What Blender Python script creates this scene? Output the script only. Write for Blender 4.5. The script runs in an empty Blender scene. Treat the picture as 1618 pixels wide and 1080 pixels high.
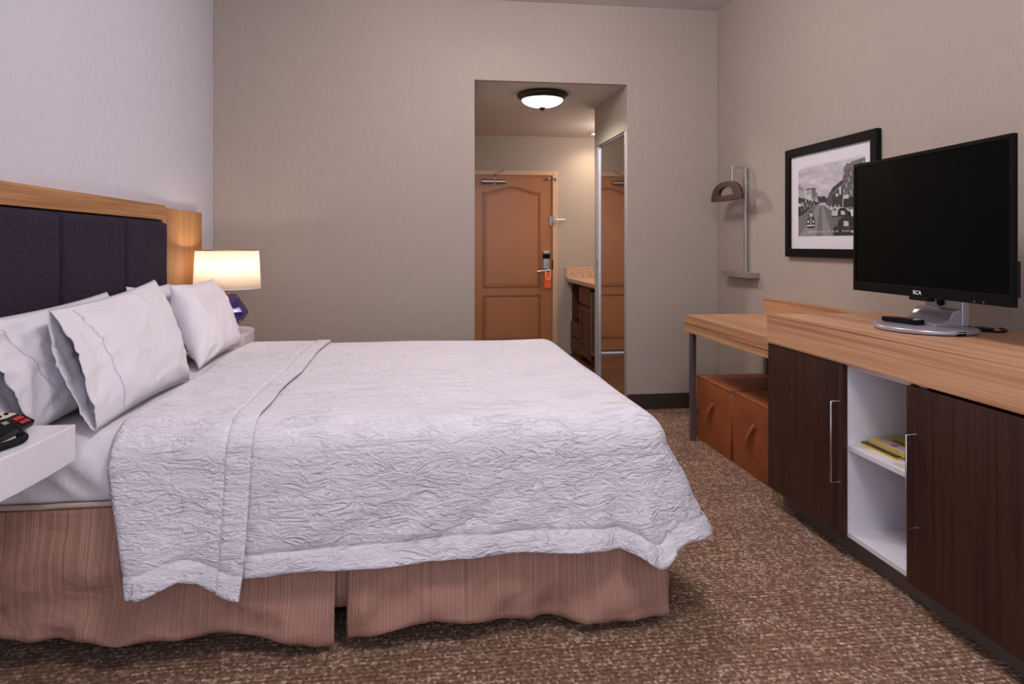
import bpy, math, random
from mathutils import Vector, Matrix, noise
random.seed(7)
PI=math.pi
scene=bpy.context.scene
COL=scene.collection
# ------------------------------------------------------------------ camera
CAMH=1.2; FPX=1079.0
cam_d=bpy.data.cameras.new('camera'); cam=bpy.data.objects.new('camera',cam_d); COL.objects.link(cam)
cam_d.sensor_width=36; cam_d.lens=36*FPX/1618
cam_d.shift_y=-(540-386)/1618; cam_d.clip_start=.02
cam.location=(0,0,CAMH); cam.rotation_euler=(PI/2,0,-math.atan(145/FPX))
scene.camera=cam
scene.view_settings.view_transform='Standard'; scene.view_settings.look='None'
scene.view_settings.gamma=1; scene.view_settings.use_curve_mapping=False
scene.view_settings.exposure=1.08
# ------------------------------------------------------------------ colour / materials
def lin(r,g,b):
    f=lambda c:(c/255/12.92) if c/255<=.04045 else ((c/255+.055)/1.055)**2.4
    return (f(r),f(g),f(b),1)
class NT:
    def __init__(s,name):
        s.m=bpy.data.materials.new(name); s.m.use_nodes=True
        s.t=s.m.node_tree; s.n=s.t.nodes; s.b=s.n['Principled BSDF']; s.out=s.n['Material Output']
    def new(s,t,**k):
        x=s.n.new(t)
        for a,b in k.items(): setattr(x,a,b)
        return x
    def link(s,a,b): s.t.links.new(a,b)
    def val(s,node,**k):
        for a,b in k.items(): node.inputs[a.replace('_',' ')].default_value=b
        return node
    def coords(s,scale=(1,1,1),kind='Object',rot=(0,0,0),loc=(0,0,0)):
        tc=s.new('ShaderNodeTexCoord'); mp=s.new('ShaderNodeMapping'); mp.inputs['Scale'].default_value=scale; mp.inputs['Rotation'].default_value=rot; mp.inputs['Location'].default_value=loc
        s.link(tc.outputs[kind],mp.inputs['Vector']); return mp.outputs['Vector']
    def noise(s,vec,scale,detail=4,rough=.5,dist=0):
        x=s.new('ShaderNodeTexNoise'); s.link(vec,x.inputs['Vector'])
        x.inputs['Scale'].default_value=scale; x.inputs['Detail'].default_value=detail
        x.inputs['Roughness'].default_value=rough; x.inputs['Distortion'].default_value=dist
        return x.outputs['Fac']
    def ramp(s,fac,stops,interp='LINEAR'):
        r=s.new('ShaderNodeValToRGB'); e=r.color_ramp.elements; r.color_ramp.interpolation=interp
        while len(e)<len(stops): e.new(.5)
        for i,(p,c) in enumerate(stops): e[i].position=p; e[i].color=c
        s.link(fac,r.inputs['Fac']); return r.outputs['Color']
    def math(s,op,a,b=None,c=None):
        x=s.new('ShaderNodeMath',operation=op)
        for i,v in enumerate((a,b,c)):
            if v is None: continue
            if isinstance(v,(int,float)): x.inputs[i].default_value=v
            else: s.link(v,x.inputs[i])
        return x.outputs[0]
    def mix(s,fac,a,b,mode='MIX'):
        x=s.new('ShaderNodeMix',data_type='RGBA',blend_type=mode)
        for i,v in ((0,fac),(6,a),(7,b)):
            if isinstance(v,(int,float)): x.inputs[i].default_value=v
            elif isinstance(v,tuple): x.inputs[i].default_value=v
            else: s.link(v,x.inputs[i])
        return x.outputs[2]
    def bump(s,h,strength=.3,dist=.01):
        x=s.new('ShaderNodeBump'); x.inputs['Strength'].default_value=strength; x.inputs['Distance'].default_value=dist
        s.link(h,x.inputs['Height']); s.link(x.outputs['Normal'],s.b.inputs['Normal'])
    def base(s,c=None,rough=.5,metal=0,spec=.5):
        if isinstance(c,tuple): s.b.inputs['Base Color'].default_value=c
        elif c is not None: s.link(c,s.b.inputs['Base Color'])
        s.b.inputs['Roughness'].default_value=rough; s.b.inputs['Metallic'].default_value=metal
        s.b.inputs['Specular IOR Level'].default_value=spec
        return s.m
def simple(name,c,rough=.5,metal=0,spec=.5,var=.06,bump=0,bscale=200):
    t=NT(name); v=t.coords(); n=t.noise(v,6,3)
    d=tuple(x*(1-var) for x in c[:3])+(1,); l=tuple(min(1,x*(1+var)) for x in c[:3])+(1,)
    col=t.ramp(n,[(.3,d),(.7,l)])
    if bump: t.bump(t.noise(v,bscale,2),bump,.002)
    return t.base(col,rough,metal,spec)
def wood(name,axis,stops,fine=70,broad=9,rough=.42,spec=.4,along=.9,bump=.05):
    t=NT(name); sc=[1,1,1]
    s1=[broad]*3; s1[axis]=along*.6; s2=[fine]*3; s2[axis]=along*1.6
    n1=t.noise(t.coords(tuple(s1)),1,3,.55,.6); n2=t.noise(t.coords(tuple(s2)),1,3,.6,.2)
    f=t.math('ADD',t.math('MULTIPLY',n1,.5),t.math('MULTIPLY',n2,.5))
    col=t.ramp(f,stops); t.bump(n2,bump,.001)
    return t.base(col,rough,0,spec)
ZEB=[(.33,lin(118,78,56)),(.42,lin(162,114,82)),(.50,lin(192,144,106)),(.57,lin(208,164,126)),(.66,lin(170,124,90)),(.74,lin(140,98,72))]
HB=[(.30,lin(120,76,44)),(.43,lin(158,108,66)),(.52,lin(178,128,82)),(.60,lin(188,140,92)),(.70,lin(150,104,64))]
WAL=[(.32,lin(32,18,15)),(.44,lin(50,28,22)),(.56,lin(68,39,30)),(.64,lin(54,31,25)),(.72,lin(40,24,20))]
M={}
M['worktop']=wood('striped_laminate',1,ZEB,fine=150,broad=24,along=.5)
M['head_rail']=wood('oak_horizontal',1,HB,fine=100,broad=16,rough=.5)
M['head_wing']=wood('oak_vertical',2,HB,fine=110,broad=16,rough=.5)
M['walnut']=wood('dark_walnut',2,WAL,fine=60,broad=14,rough=.38,spec=.35)
M['vanity_wood']=wood('cherry_wood',2,[(.3,lin(60,30,18)),(.5,lin(92,50,30)),(.7,lin(104,60,36))],fine=40,broad=8)
def wallpaper(name,c,amt=.05,vert=True):
    t=NT(name)
    a=t.noise(t.coords((260,260,14)),1,2); b=t.noise(t.coords((60,60,60)),1,3); d=t.noise(t.coords((14,14,170)),1,2)
    f=t.math('ADD',t.math('MULTIPLY',a,.5),t.math('ADD',t.math('MULTIPLY',b,.25),t.math('MULTIPLY',d,.25)))
    lo=tuple(x*(1-amt) for x in c[:3])+(1,); hi=tuple(min(1,x*(1+amt)) for x in c[:3])+(1,)
    t.bump(f,.12,.002)
    return t.base(t.ramp(f,[(.36,lo),(.64,hi)]),.75,0,.25)
M['wall_pale']=wallpaper('pale_wallpaper',(.60,.585,.645,1),.05)
M['wall']=wallpaper('beige_wallpaper',(.41,.35,.30,1),.04)
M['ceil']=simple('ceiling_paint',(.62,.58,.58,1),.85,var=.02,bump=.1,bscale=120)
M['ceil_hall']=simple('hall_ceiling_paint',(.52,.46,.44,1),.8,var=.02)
M['baseboard']=simple('dark_vinyl_base',lin(52,42,38),.5)
M['toe']=simple('toe_kick_vinyl',lin(106,94,88),.5)
def carpet():
    t=NT('loop_carpet'); v=t.coords((120,95,1))
    # rows of loops, slightly wavy
    dn=t.new('ShaderNodeTexNoise'); t.link(v,dn.inputs['Vector']); dn.inputs['Scale'].default_value=.5
    va=t.new('ShaderNodeVectorMath',operation='MULTIPLY_ADD'); t.link(dn.outputs['Color'],va.inputs[0])
    va.inputs[1].default_value=(1.2,.9,0); t.link(v,va.inputs[2])
    vo=t.new('ShaderNodeTexVoronoi'); t.link(va.outputs[0],vo.inputs['Vector']); vo.inputs['Scale'].default_value=1; vo.inputs['Randomness'].default_value=.55
    sep=t.new('ShaderNodeSeparateColor'); t.link(vo.outputs['Color'],sep.inputs[0])
    big=t.noise(t.coords((5,9,1)),1,3,.6)
    streak=t.noise(t.coords((3,110,1)),1,2,.5)
    f=t.math('ADD',sep.outputs[0],t.math('ADD',t.math('MULTIPLY',t.math('SUBTRACT',big,.5),.5),t.math('MULTIPLY',t.math('SUBTRACT',streak,.5),1.0)))
    c=t.ramp(f,[(.0,lin(118,90,72)),(.35,lin(138,108,90)),(.66,lin(152,122,102)),(.86,lin(180,152,132)),(1.0,lin(206,182,162))])
    gap=t.ramp(vo.outputs['Distance'],[(.3,(1,1,1,1)),(.8,(.62,.58,.55,1))])
    ty=t.new('ShaderNodeSeparateXYZ'); t.link(t.coords((1,1,1)),ty.inputs[0])
    wob=t.noise(t.coords((14,14,1)),1,2)
    row=t.math('SINE',t.math('ADD',t.math('MULTIPLY',ty.outputs[1],2*PI/.0185),t.math('MULTIPLY',wob,5)))
    rowc=t.ramp(row,[(0,(.80,.79,.78,1)),(.75,(1.08,1.08,1.08,1))])
    c2=t.mix(1,t.mix(.75,c,gap,'MULTIPLY'),rowc,'MULTIPLY')
    h=t.math('SUBTRACT',1,vo.outputs['Distance'])
    t.bump(h,.45,.004)
    return t.base(c2,.95,0,.1)
M['carpet']=carpet()
def planks():
    t=NT('wood_plank_floor'); v=t.coords((1,1,1))
    br=t.new('ShaderNodeTexBrick'); mp=t.coords((1,1,1)); t.link(mp,br.inputs['Vector'])
    br.inputs['Scale'].default_value=1; br.inputs['Brick Width'].default_value=.9; br.inputs['Row Height'].default_value=.14
    br.inputs['Mortar Size'].default_value=.003; br.inputs['Color1'].default_value=lin(128,88,58); br.inputs['Color2'].default_value=lin(104,68,44); br.inputs['Mortar'].default_value=lin(50,30,20)
    n=t.noise(t.coords((2,60,1)),1,4,.6)
    c=t.mix(.55,br.outputs['Color'],t.ramp(n,[(.3,(.45,.42,.4,1)),(.7,(1.2,1.15,1.1,1))]),'MULTIPLY')
    return t.base(c,.4)
M['planks']=planks()
M['white_lam']=simple('white_laminate',(.80,.77,.82,1),.35,var=.015)
M['white_shelf']=simple('white_melamine',(.78,.76,.80,1),.4,var=.015)
M['metal']=simple('brushed_steel',(.55,.55,.57,1),.28,1,var=.05)
M['leg_metal']=simple('grey_steel_leg',lin(128,124,138),.35,.85,var=.06)
M['silver']=simple('silver_plastic',lin(176,174,184),.3,.55,var=.03)
M['silver_dark']=simple('grey_plastic',lin(120,120,132),.35,.4,var=.03)
M['black']=simple('black_plastic',(.006,.006,.007,1),.3,0,.08,var=.1)
M['black_matte']=simple('black_matte',(.008,.008,.009,1),.6,0,.25,var=.1)
M['screen']=simple('tv_screen',(.003,.003,.003,1),.12,0,.04,var=.1)
M['black_frame']=simple('black_wood_frame',(.008,.007,.007,1),.4,0,.06,var=.1)
M['mat_board']=simple('mat_board',(.78,.76,.80,1),.8,var=.01)
M['brass']=simple('brass',(.55,.40,.18,1),.3,1)
M['bronze']=simple('dark_bronze',(.035,.025,.018,1),.4,.6)
M['granite']=None
def granite():
    t=NT('pink_granite'); v=t.coords()
    vo=t.new('ShaderNodeTexVoronoi'); t.link(v,vo.inputs['Vector']); vo.inputs['Scale'].default_value=170
    sep=t.new('ShaderNodeSeparateColor'); t.link(vo.outputs['Color'],sep.inputs[0])
    return t.base(t.ramp(sep.outputs[0],[(0,lin(130,92,74)),(.3,lin(190,152,124)),(.7,lin(214,178,150)),(1,lin(232,204,178))]),.25)
M['granite']=granite()
def fabric(name,c1,c2,sc=400,rough=.9,b=.25):
    t=NT(name); a=t.noise(t.coords((sc,sc,sc*.25)),1,2); d=t.noise(t.coords((sc*.25,sc*.25,sc)),1,2)
    f=t.math('MULTIPLY',t.math('ADD',a,d),.5); t.bump(f,b,.002)
    return t.base(t.ramp(f,[(.38,c1),(.62,c2)]),rough,0,.15)
M['headfab']=fabric('indigo_fabric',lin(36,29,42),lin(58,49,66),350)
def skirtmat(sc=(420,0,.9)):
    t=NT('striped_bed_skirt'); a=t.noise(t.coords(sc),1,1,.5); d=t.noise(t.coords((50,50,50)),1,2)
    c=t.ramp(a,[(.36,lin(144,106,92)),(.5,lin(164,124,108)),(.64,lin(182,142,126))])
    w=t.noise(t.coords((9,9,7)),1,5,.6,.8)
    t.bump(t.math('ADD',t.math('MULTIPLY',w,1.0),t.math('MULTIPLY',a,.01)),.38,.04)
    m=t.base(c,.85,0,.15); return m
M['skirt']=skirtmat(); M['skirt_foot']=skirtmat((0,420,.9))
WHITE=(.80,.765,.82,1)
def coverlet():
    t=NT('crinkled_white_coverlet')
    def veins(scale,vec,w):
        n=t.noise(vec,scale,3,.6,.9)
        return t.math('SUBTRACT',1,t.math('MINIMUM',1,t.math('MULTIPLY',t.math('ABSOLUTE',t.math('SUBTRACT',n,.5)),w)))
    v1=veins(1,t.coords((9,24,24),rot=(.5,.06,.05),loc=(.3,.37,.41)),10); v2=veins(1,t.coords((17,44,44),rot=(.6,-.05,-.04),loc=(.7,.37,.21)),7)
    mask=t.ramp(t.noise(t.coords((7,12,12)),1,2),[(.38,(0.25,.25,.25,1)),(.6,(1,1,1,1))])
    h=t.math('ADD',t.math('MULTIPLY',t.math('MULTIPLY',v1,mask),.9),t.math('MULTIPLY',v2,.45))
    f=t.noise(t.coords((60,110,110)),1,3)
    h=t.math('ADD',h,t.math('MULTIPLY',f,.4))
    t.bump(h,.85,.0075)
    return t.base(WHITE,.85,0,.15)
M['coverlet']=coverlet()
def cotton(name,c=WHITE,st=.35):
    t=NT(name); n=t.noise(t.coords((7,7,5)),1,5,.55,.5)
    r=t.math('ABSOLUTE',t.math('SUBTRACT',t.noise(t.coords((9,14,6)),1,2,.5,1.0),.5))
    t.bump(t.math('ADD',n,t.math('MULTIPLY',r,.8)),st,.018); return t.base(c,.8,0,.2)
def sheer(m):
    t=m.node_tree; o=t.nodes['Material Output']; b=t.nodes['Principled BSDF']
    tr=t.nodes.new('ShaderNodeBsdfTranslucent'); tr.inputs[0].default_value=WHITE
    mx=t.nodes.new('ShaderNodeMixShader'); mx.inputs[0].default_value=.12
    t.links.new(b.outputs[0],mx.inputs[1]); t.links.new(tr.outputs[0],mx.inputs[2]); t.links.new(mx.outputs[0],o.inputs['Surface']); return m
M['cotton']=cotton('white_cotton_percale',WHITE,.32); M['pillow_cotton']=sheer(cotton('thin_pillow_cotton',(.82,.79,.84,1),.36))
M['sheet']=cotton('fitted_sheet_cotton',(.74,.71,.74,1),.2)
M['piping']=simple('tan_piping',lin(188,168,152),.8)
def leather():
    t=NT('cognac_leather'); v=t.coords(); n=t.noise(v,5,4,.6); f=t.noise(v,260,2)
    t.bump(f,.12,.002)
    return t.base(t.ramp(n,[(.3,lin(138,72,38)),(.7,lin(162,90,50))]),.5,0,.35)
M['leather']=leather()
M['hanger']=simple('brown_wood_hanger',lin(72,50,44),.5,bump=.1)
M['tray']=simple('taupe_tray',lin(140,128,122),.5)
def blueglass():
    t=NT('cobalt_glaze'); t.base((.016,.009,.15,1),.12,0,.5)
    t.b.inputs['Coat Weight'].default_value=.15; return t.m
M['blue']=blueglass()
def shade():
    t=NT('linen_lamp_shade'); n=t.n; b=t.b
    a=t.noise(t.coords((300,300,60)),1,2)
    c=t.ramp(a,[(.3,(.86,.80,.74,1)),(.7,(.93,.88,.82,1))])
    tr=t.new('ShaderNodeBsdfTranslucent'); t.link(c,tr.inputs['Color']); df=t.new('ShaderNodeBsdfDiffuse'); t.link(c,df.inputs['Color'])
    mx=t.new('ShaderNodeMixShader'); mx.inputs[0].default_value=.8; t.link(df.outputs[0],mx.inputs[1]); t.link(tr.outputs[0],mx.inputs[2])
    t.link(mx.outputs[0],t.out.inputs['Surface']); return t.m
M['shade']=shade()
def emis(name,c,s,ca=None):
    t=NT(name); t.base((.8,.8,.75,1),.3); t.b.inputs['Emission Color'].default_value=c; t.b.inputs['Emission Strength'].default_value=s; return t.m
M['bulb']=emis('lamp_bulb',(1,.72,.45,1),12)
M['bowl']=emis('lit_glass_bowl',(1,1.0,.72,1),1.1)
M['down']=emis('downlight_lens',(1,.85,.65,1),6)
def mirror():
    t=NT('mirror_glass'); t.base((.84,.82,.80,1),.0,1); return t.m
M['mirror']=mirror()
def glass():
    t=NT('picture_glass')
    tr=t.new('ShaderNodeBsdfTransparent'); gl=t.new('ShaderNodeBsdfGlossy'); gl.inputs['Roughness'].default_value=.02
    mx=t.new('ShaderNodeMixShader'); mx.inputs[0].default_value=.05; t.link(tr.outputs[0],mx.inputs[1]); t.link(gl.outputs[0],mx.inputs[2])
    t.link(mx.outputs[0],t.out.inputs['Surface']); return t.m
M['glass']=glass()
def acrylic():
    t=NT('clear_acrylic'); t.base((.9,.95,.95,1),.05); t.b.inputs['Transmission Weight'].default_value=.9; return t.m
M['acrylic']=acrylic()
M['door']=simple('painted_ochre_door',lin(166,108,66),.35,var=.03)
M['door_groove']=simple('door_moulding',lin(132,80,42),.35,var=.03)
M['door_frame']=simple('peach_door_frame',lin(206,168,136),.4,var=.02)
M['orange']=simple('orange_card',lin(236,96,30),.6,var=.02)
M['white']=simple('white_print',(.85,.85,.85,1),.6,var=.01)
M['red']=simple('red_label',lin(176,30,44),.5)
M['beige_plate']=simple('beige_faceplate',lin(222,212,196),.5,var=.02)
M['magyellow']=simple('yellow_cover',lin(226,190,40),.45,var=.12)
M['magedge']=simple('page_edges',lin(206,186,120),.8,var=.1)
M['magdark']=simple('dark_cover',lin(58,48,44),.4,var=.2)
M['maglilac']=simple('lilac_print',lin(190,178,206),.5,var=.15)
M['paper']=simple('pale_green_paper',lin(196,196,176),.8,var=.04)
def gray(i,v): return simple('photo_tone_%d'%i,lin(v,v*.985,v*1.01),.7,var=.10)
def skyprint():
    t=NT('photo_cloudy_sky'); n=t.noise(t.coords((6,6,22)),1,5,.6)
    return t.base(t.ramp(n,[(.3,lin(168,164,172)),(.7,lin(222,214,224))]),.7)
M['skyprint']=skyprint()
# ------------------------------------------------------------------ mesh builder
class MB:
    def __init__(s): s.v=[]; s.f=[]; s.mi=[]; s.cur=0
    def mat(s,i): s.cur=i; return s
    def face(s,idx): s.f.append(tuple(idx)); s.mi.append(s.cur)
    def box(s,x0,x1,y0,y1,z0,z1):
        b=len(s.v)
        s.v+=[(x0,y0,z0),(x1,y0,z0),(x1,y1,z0),(x0,y1,z0),(x0,y0,z1),(x1,y0,z1),(x1,y1,z1),(x0,y1,z1)]
        for q in ((0,3,2,1),(4,5,6,7),(0,1,5,4),(1,2,6,5),(2,3,7,6),(3,0,4,7)): s.face([b+i for i in q])
        return s
    def prism(s,pts,axis,a,b):
        """pts: 2D outline in the two other axes (cyclic order), extruded from a to b along axis"""
        n=len(pts); o=len(s.v)
        def mk(p,t):
            if axis==0: return (t,p[0],p[1])
            if axis==1: return (p[0],t,p[1])
            return (p[0],p[1],t)
        s.v+=[mk(p,a) for p in pts]+[mk(p,b) for p in pts]
        s.face(range(o+n-1,o-1,-1)); s.face(range(o+n,o+2*n))
        for i in range(n): j=(i+1)%n; s.face((o+i,o+j,o+n+j,o+n+i))
        return s
    def ring_prism(s,outer,inner,axis,a,b):
        n=len(outer); o=len(s.v)
        def mk(p,t):
            if axis==0: return (t,p[0],p[1])
            if axis==1: return (p[0],t,p[1])
            return (p[0],p[1],t)
        for t in (a,b):
            s.v+=[mk(p,t) for p in outer]+[mk(p,t) for p in inner]
        for i in range(n):
            j=(i+1)%n
            s.face((o+i,o+j,o+n+j,o+n+i)); s.face((o+2*n+i,o+3*n+i,o+3*n+j,o+2*n+j))
            s.face((o+i,o+2*n+i,o+2*n+j,o+j)); s.face((o+n+i,o+n+j,o+3*n+j,o+3*n+i))
        return s
    def tube(s,pts,r,seg=10,cap=True,radii=None):
        pts=[Vector(p) for p in pts]; o=len(s.v); n=len(pts)
        up=Vector((0,0,1)); prev=None
        for i,p in enumerate(pts):
            d=(pts[min(i+1,n-1)]-pts[max(i-1,0)]).normalized()
            if prev is None:
                a=d.cross(up) if abs(d.dot(up))<.95 else d.cross(Vector((1,0,0)))
            else: a=prev-d*prev.dot(d)
            a.normalize(); prev=a; b=d.cross(a)
            rr=radii[i] if radii else r
            for k in range(seg):
                t=2*PI*k/seg; s.v.append(tuple(p+a*math.cos(t)*rr+b*math.sin(t)*rr))
        for i in range(n-1):
            for k in range(seg):
                k2=(k+1)%seg; s.face((o+i*seg+k,o+i*seg+k2,o+(i+1)*seg+k2,o+(i+1)*seg+k))
        if cap:
            s.face([o+k for k in range(seg)][::-1]); s.face([o+(n-1)*seg+k for k in range(seg)])
        return s
    def lathe(s,prof,cx,cy,seg=32,cap=True,a0=0):
        o=len(s.v)
        for r,z in prof:
            for k in range(seg):
                t=2*PI*k/seg+a0; s.v.append((cx+r*math.cos(t),cy+r*math.sin(t),z))
        for i in range(len(prof)-1):
            for k in range(seg):
                k2=(k+1)%seg; s.face((o+i*seg+k,o+i*seg+k2,o+(i+1)*seg+k2,o+(i+1)*seg+k))
        if cap:
            s.face([o+k for k in range(seg)][::-1]); s.face([o+(len(prof)-1)*seg+k for k in range(seg)])
        return s
    def grid(s,fn,nu,nv,wrap_v=False):
        o=len(s.v); nvv=nv if wrap_v else nv+1
        for i in range(nu+1):
            for j in range(nvv): s.v.append(tuple(fn(i/nu,j/nv)))
        for i in range(nu):
            for j in range(nv):
                j2=(j+1)%nvv
                s.face((o+i*nvv+j,o+(i+1)*nvv+j,o+(i+1)*nvv+j2,o+i*nvv+j2))
        return s
    def build(s,name,mats,parent=None,loc=None,bevel=0,smooth=False,solid=0,local=False,angle=None,segs=2,merge=False,rotz=0):
        """vertices are world coordinates unless local; parts keep their thing's frame"""
        if not isinstance(mats,(list,tuple)): mats=[mats]
        off=Vector((0,0,0))
        if not local: off=root_loc(parent) if parent else Vector(loc or (0,0,0))
        me=bpy.data.meshes.new(name); me.from_pydata([tuple(Vector(v)-off) for v in s.v],[],s.f)
        for m in mats: me.materials.append(m)
        for p,i in zip(me.polygons,s.mi): p.material_index=i; p.use_smooth=smooth
        me.validate(); me.update()
        import bmesh
        bm=bmesh.new(); bm.from_mesh(me)
        if merge: bmesh.ops.remove_doubles(bm,verts=bm.verts,dist=1e-5)
        bmesh.ops.recalc_face_normals(bm,faces=bm.faces); bm.to_mesh(me); bm.free()
        o=bpy.data.objects.new(name,me); COL.objects.link(o)
        if parent: o.parent=parent
        elif loc: o.location=loc; o.rotation_euler=(0,0,rotz)
        if bevel:
            b=o.modifiers.new('bevel','BEVEL'); b.width=bevel; b.segments=segs; b.limit_method='ANGLE'; b.angle_limit=math.radians(35)
        if solid:
            d=o.modifiers.new('thickness','SOLIDIFY'); d.thickness=solid; d.offset=0
        if angle is not None:
            for p in me.polygons: p.use_smooth=True
            me.set_sharp_from_angle(angle=math.radians(angle))
        return o
def root_loc(o):
    while o.parent: o=o.parent
    return Vector(o.location)
def thing(name,label,cat,loc=(0,0,0),rotz=0,group=None):
    o=bpy.data.objects.new(name,None); COL.objects.link(o); o.location=loc; o.rotation_euler=(0,0,rotz)
    o.empty_display_size=.1
    return tag(o,label,cat,group)
def tag(o,label,cat,group=None):
    o['label']=label; o['category']=cat
    if group: o['group']=group
    return o
def struct(o,label=None):
    o['kind']='structure'
    if label: o['label']=label
    return o
def copy_tree(o,parent=None):
    c=o.copy(); COL.objects.link(c)
    if parent: c.parent=parent
    for ch in list(o.children): copy_tree(ch,c)
    return c
def text_mesh(mb,txt,size,place,depth=.0004,bold=.0):
    cu=bpy.data.curves.new('t','FONT'); cu.body=txt; cu.size=size; cu.extrude=depth; cu.offset=bold; cu.align_x='CENTER'
    o=bpy.data.objects.new('t',cu); COL.objects.link(o)
    dg=bpy.context.evaluated_depsgraph_get(); me=bpy.data.meshes.new_from_object(o.evaluated_get(dg))
    b=len(mb.v)
    for v in me.vertices: mb.v.append(place(v.co.x,v.co.y,v.co.z))
    for p in me.polygons: mb.face([b+i for i in p.vertices])
    bpy.data.objects.remove(o); bpy.data.curves.remove(cu); bpy.data.meshes.remove(me)
def N(x,y,z=0): return noise.noise(Vector((x,y,z)))
def lerp(a,b,t): return a+(b-a)*t
def interp(pts,x):
    if x<=pts[0][0]: return pts[0][1]
    for (a,va),(b,vb) in zip(pts,pts[1:]):
        if x<=b:
            t=(x-a)/(b-a); return lerp(va,vb,t)
    return pts[-1][1]
def sm(t): t=max(0,min(1,t)); return t*t*(3-2*t)
# ------------------------------------------------------------------ room shell
XL,XR,YB,YF,ZC=-1.376,2.187,4.806,-1.5,2.93
OX0,OX1,OZ=.38,1.49,2.36
HD=7.35
struct(MB().box(XL-.1,XR+.1,YF-.1,4.85,-.05,0).build('floor',M['carpet']),'brown and beige loop carpet')
struct(MB().box(.2,2.45,4.85,HD+.1,-.05,-.001).build('floor_hall',M['planks']),'wood plank hall floor')
struct(MB().box(XL-.1,XR+.1,YF-.1,YB+.05,ZC,ZC+.08).build('ceiling',M['ceil']),'pale ceiling')
struct(MB().box(XL-.1,XL,YF-.1,YB+.05,0,ZC).build('wall_left',M['wall_pale']),'pale lavender wallpapered wall behind the bed')
struct(MB().box(XR,XR+.1,YF-.1,YB+.05,0,ZC).build('wall_right',M['wall']),'beige wall behind the television')
b=MB(); Y1=YB+.05
o_=[(XL,0),(OX0,0),(OX0,OZ),(OX1,OZ),(OX1,0),(XR,0),(XR,ZC),(XL,ZC)]
b.prism(o_,1,YB,Y1)
struct(b.build('wall_back',M['wall'],bevel=.004),'beige wall with opening to the hall')
# front wall with a window behind the camera
b=MB(); WX0,WX1,WZ0,WZ1=-1.1,2.0,.25,2.75
b.ring_prism([(XL,0),(XR,0),(XR,ZC),(XL,ZC)],[(WX0,WZ0),(WX1,WZ0),(WX1,WZ1),(WX0,WZ1)],1,YF-.1,YF)
struct(b.build('wall_front',M['wall']),'wall with window behind the camera')
b=MB()
for x in (WX0+.02,(WX0+WX1)/2,WX1-.02): b.box(x-.02,x+.02,YF-.07,YF-.03,WZ0,WZ1)
b.box(WX0,WX1,YF-.07,YF-.03,WZ0,WZ0+.04); b.box(WX0,WX1,YF-.07,YF-.03,WZ1-.04,WZ1)
struct(b.build('window_1',M['white_lam']),'white window frame')
# baseboards
struct(MB().box(OX1,XR,YB-.012,YB,0,.112).build('baseboard_back',M['baseboard'],bevel=.003),'dark baseboard beside the opening')
struct(MB().box(XL,OX0,YB-.012,YB,0,.112).build('baseboard_back_left',M['baseboard'],bevel=.003))
struct(MB().box(XR-.012,XR,YF,YB-.012,0,.112).build('baseboard_right',M['baseboard'],bevel=.003))
struct(MB().box(XL,XL+.012,YF,YB-.012,0,.112).build('baseboard_left',M['baseboard'],bevel=.003))
# hall
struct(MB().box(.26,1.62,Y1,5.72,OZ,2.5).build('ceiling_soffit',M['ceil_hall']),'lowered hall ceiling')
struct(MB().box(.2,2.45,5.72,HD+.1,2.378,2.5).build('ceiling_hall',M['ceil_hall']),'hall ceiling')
struct(MB().box(.26,OX0,Y1,HD,0,2.378).build('wall_hall_left',M['wall']))
b=MB(); b.box(OX1,1.62,Y1,5.74,2.035,OZ); b.box(1.56,1.62,Y1,5.74,0,2.035); b.box(OX1,1.62,5.69,5.74,0,2.035); b.box(1.62,2.4,5.69,5.74,0,2.378)
struct(b.build('wall_hall_right',M['wall'],bevel=.002),'beige closet wall')
struct(MB().box(2.33,2.4,5.74,HD,0,2.378).build('wall_hall_alcove',M['wall']))
b=MB(); b.prism([(.2,0),(.498,0),(.498,2.0),(1.484,2.0),(1.484,0),(2.4,0),(2.4,2.4),(.2,2.4)],1,HD,HD+.08)
struct(b.build('wall_hall_far',M['wall']),'beige wall around the entry door')
# ------------------------------------------------------------------ entry door
dr=bpy.data.objects.new('door_1',None); COL.objects.link(dr); dr.location=(.985,HD,0); struct(dr,'ochre entry door with an arched upper panel')
DL,DR,DZ=.545,1.428,1.948; DF=HD-.006
MB().box(DL,DR,DF,HD+.04,.012,DZ).build('door_leaf',M['door'],dr,bevel=.002)
b=MB(); b.box(.494,DL-.003,HD-.03,HD+.05,0,2.0); b.box(DR+.003,1.488,HD-.03,HD+.05,0,2.0); b.box(DL-.003,DR+.003,HD-.03,HD+.05,DZ+.003,2.0)
b.build('door_frame',M['door_frame'],dr,bevel=.004)
def arch(x0,x1,z0,z1,rise,inset=0,n=24):
    x0+=inset; x1-=inset; z0+=inset; z1-=inset
    pts=[(x0,z0),(x1,z0)]
    for i in range(n+1):
        t=1-i/n
        pts.append((lerp(x0,x1,t),z1+rise*(.5-.5*math.cos(2*PI*t))))
    return pts
for (z0,z1,rise) in ((.735,1.765,.065),(.165,.655,0)):
    x0,x1=.668,1.302
    bb=MB()
    bb.mat(1).ring_prism(arch(x0,x1,z0,z1,rise,0),arch(x0,x1,z0,z1,rise,.02),1,DF-.009,DF+.001)
    bb.mat(0).ring_prism(arch(x0,x1,z0,z1,rise,.028),arch(x0,x1,z0,z1,rise,.04),1,DF-.004,DF+.001)
    bb.mat(0).prism(arch(x0,x1,z0,z1,rise,.04),1,DF-.005,DF+.001)
    bb.build('door_panel',[M['door'],M['door_groove']],dr,bevel=.003)
MB().box(DL+.005,DR-.005,DF-.012,DF,.03,.048).build('door_sweep',M['silver_dark'],dr,bevel=.003)
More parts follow.
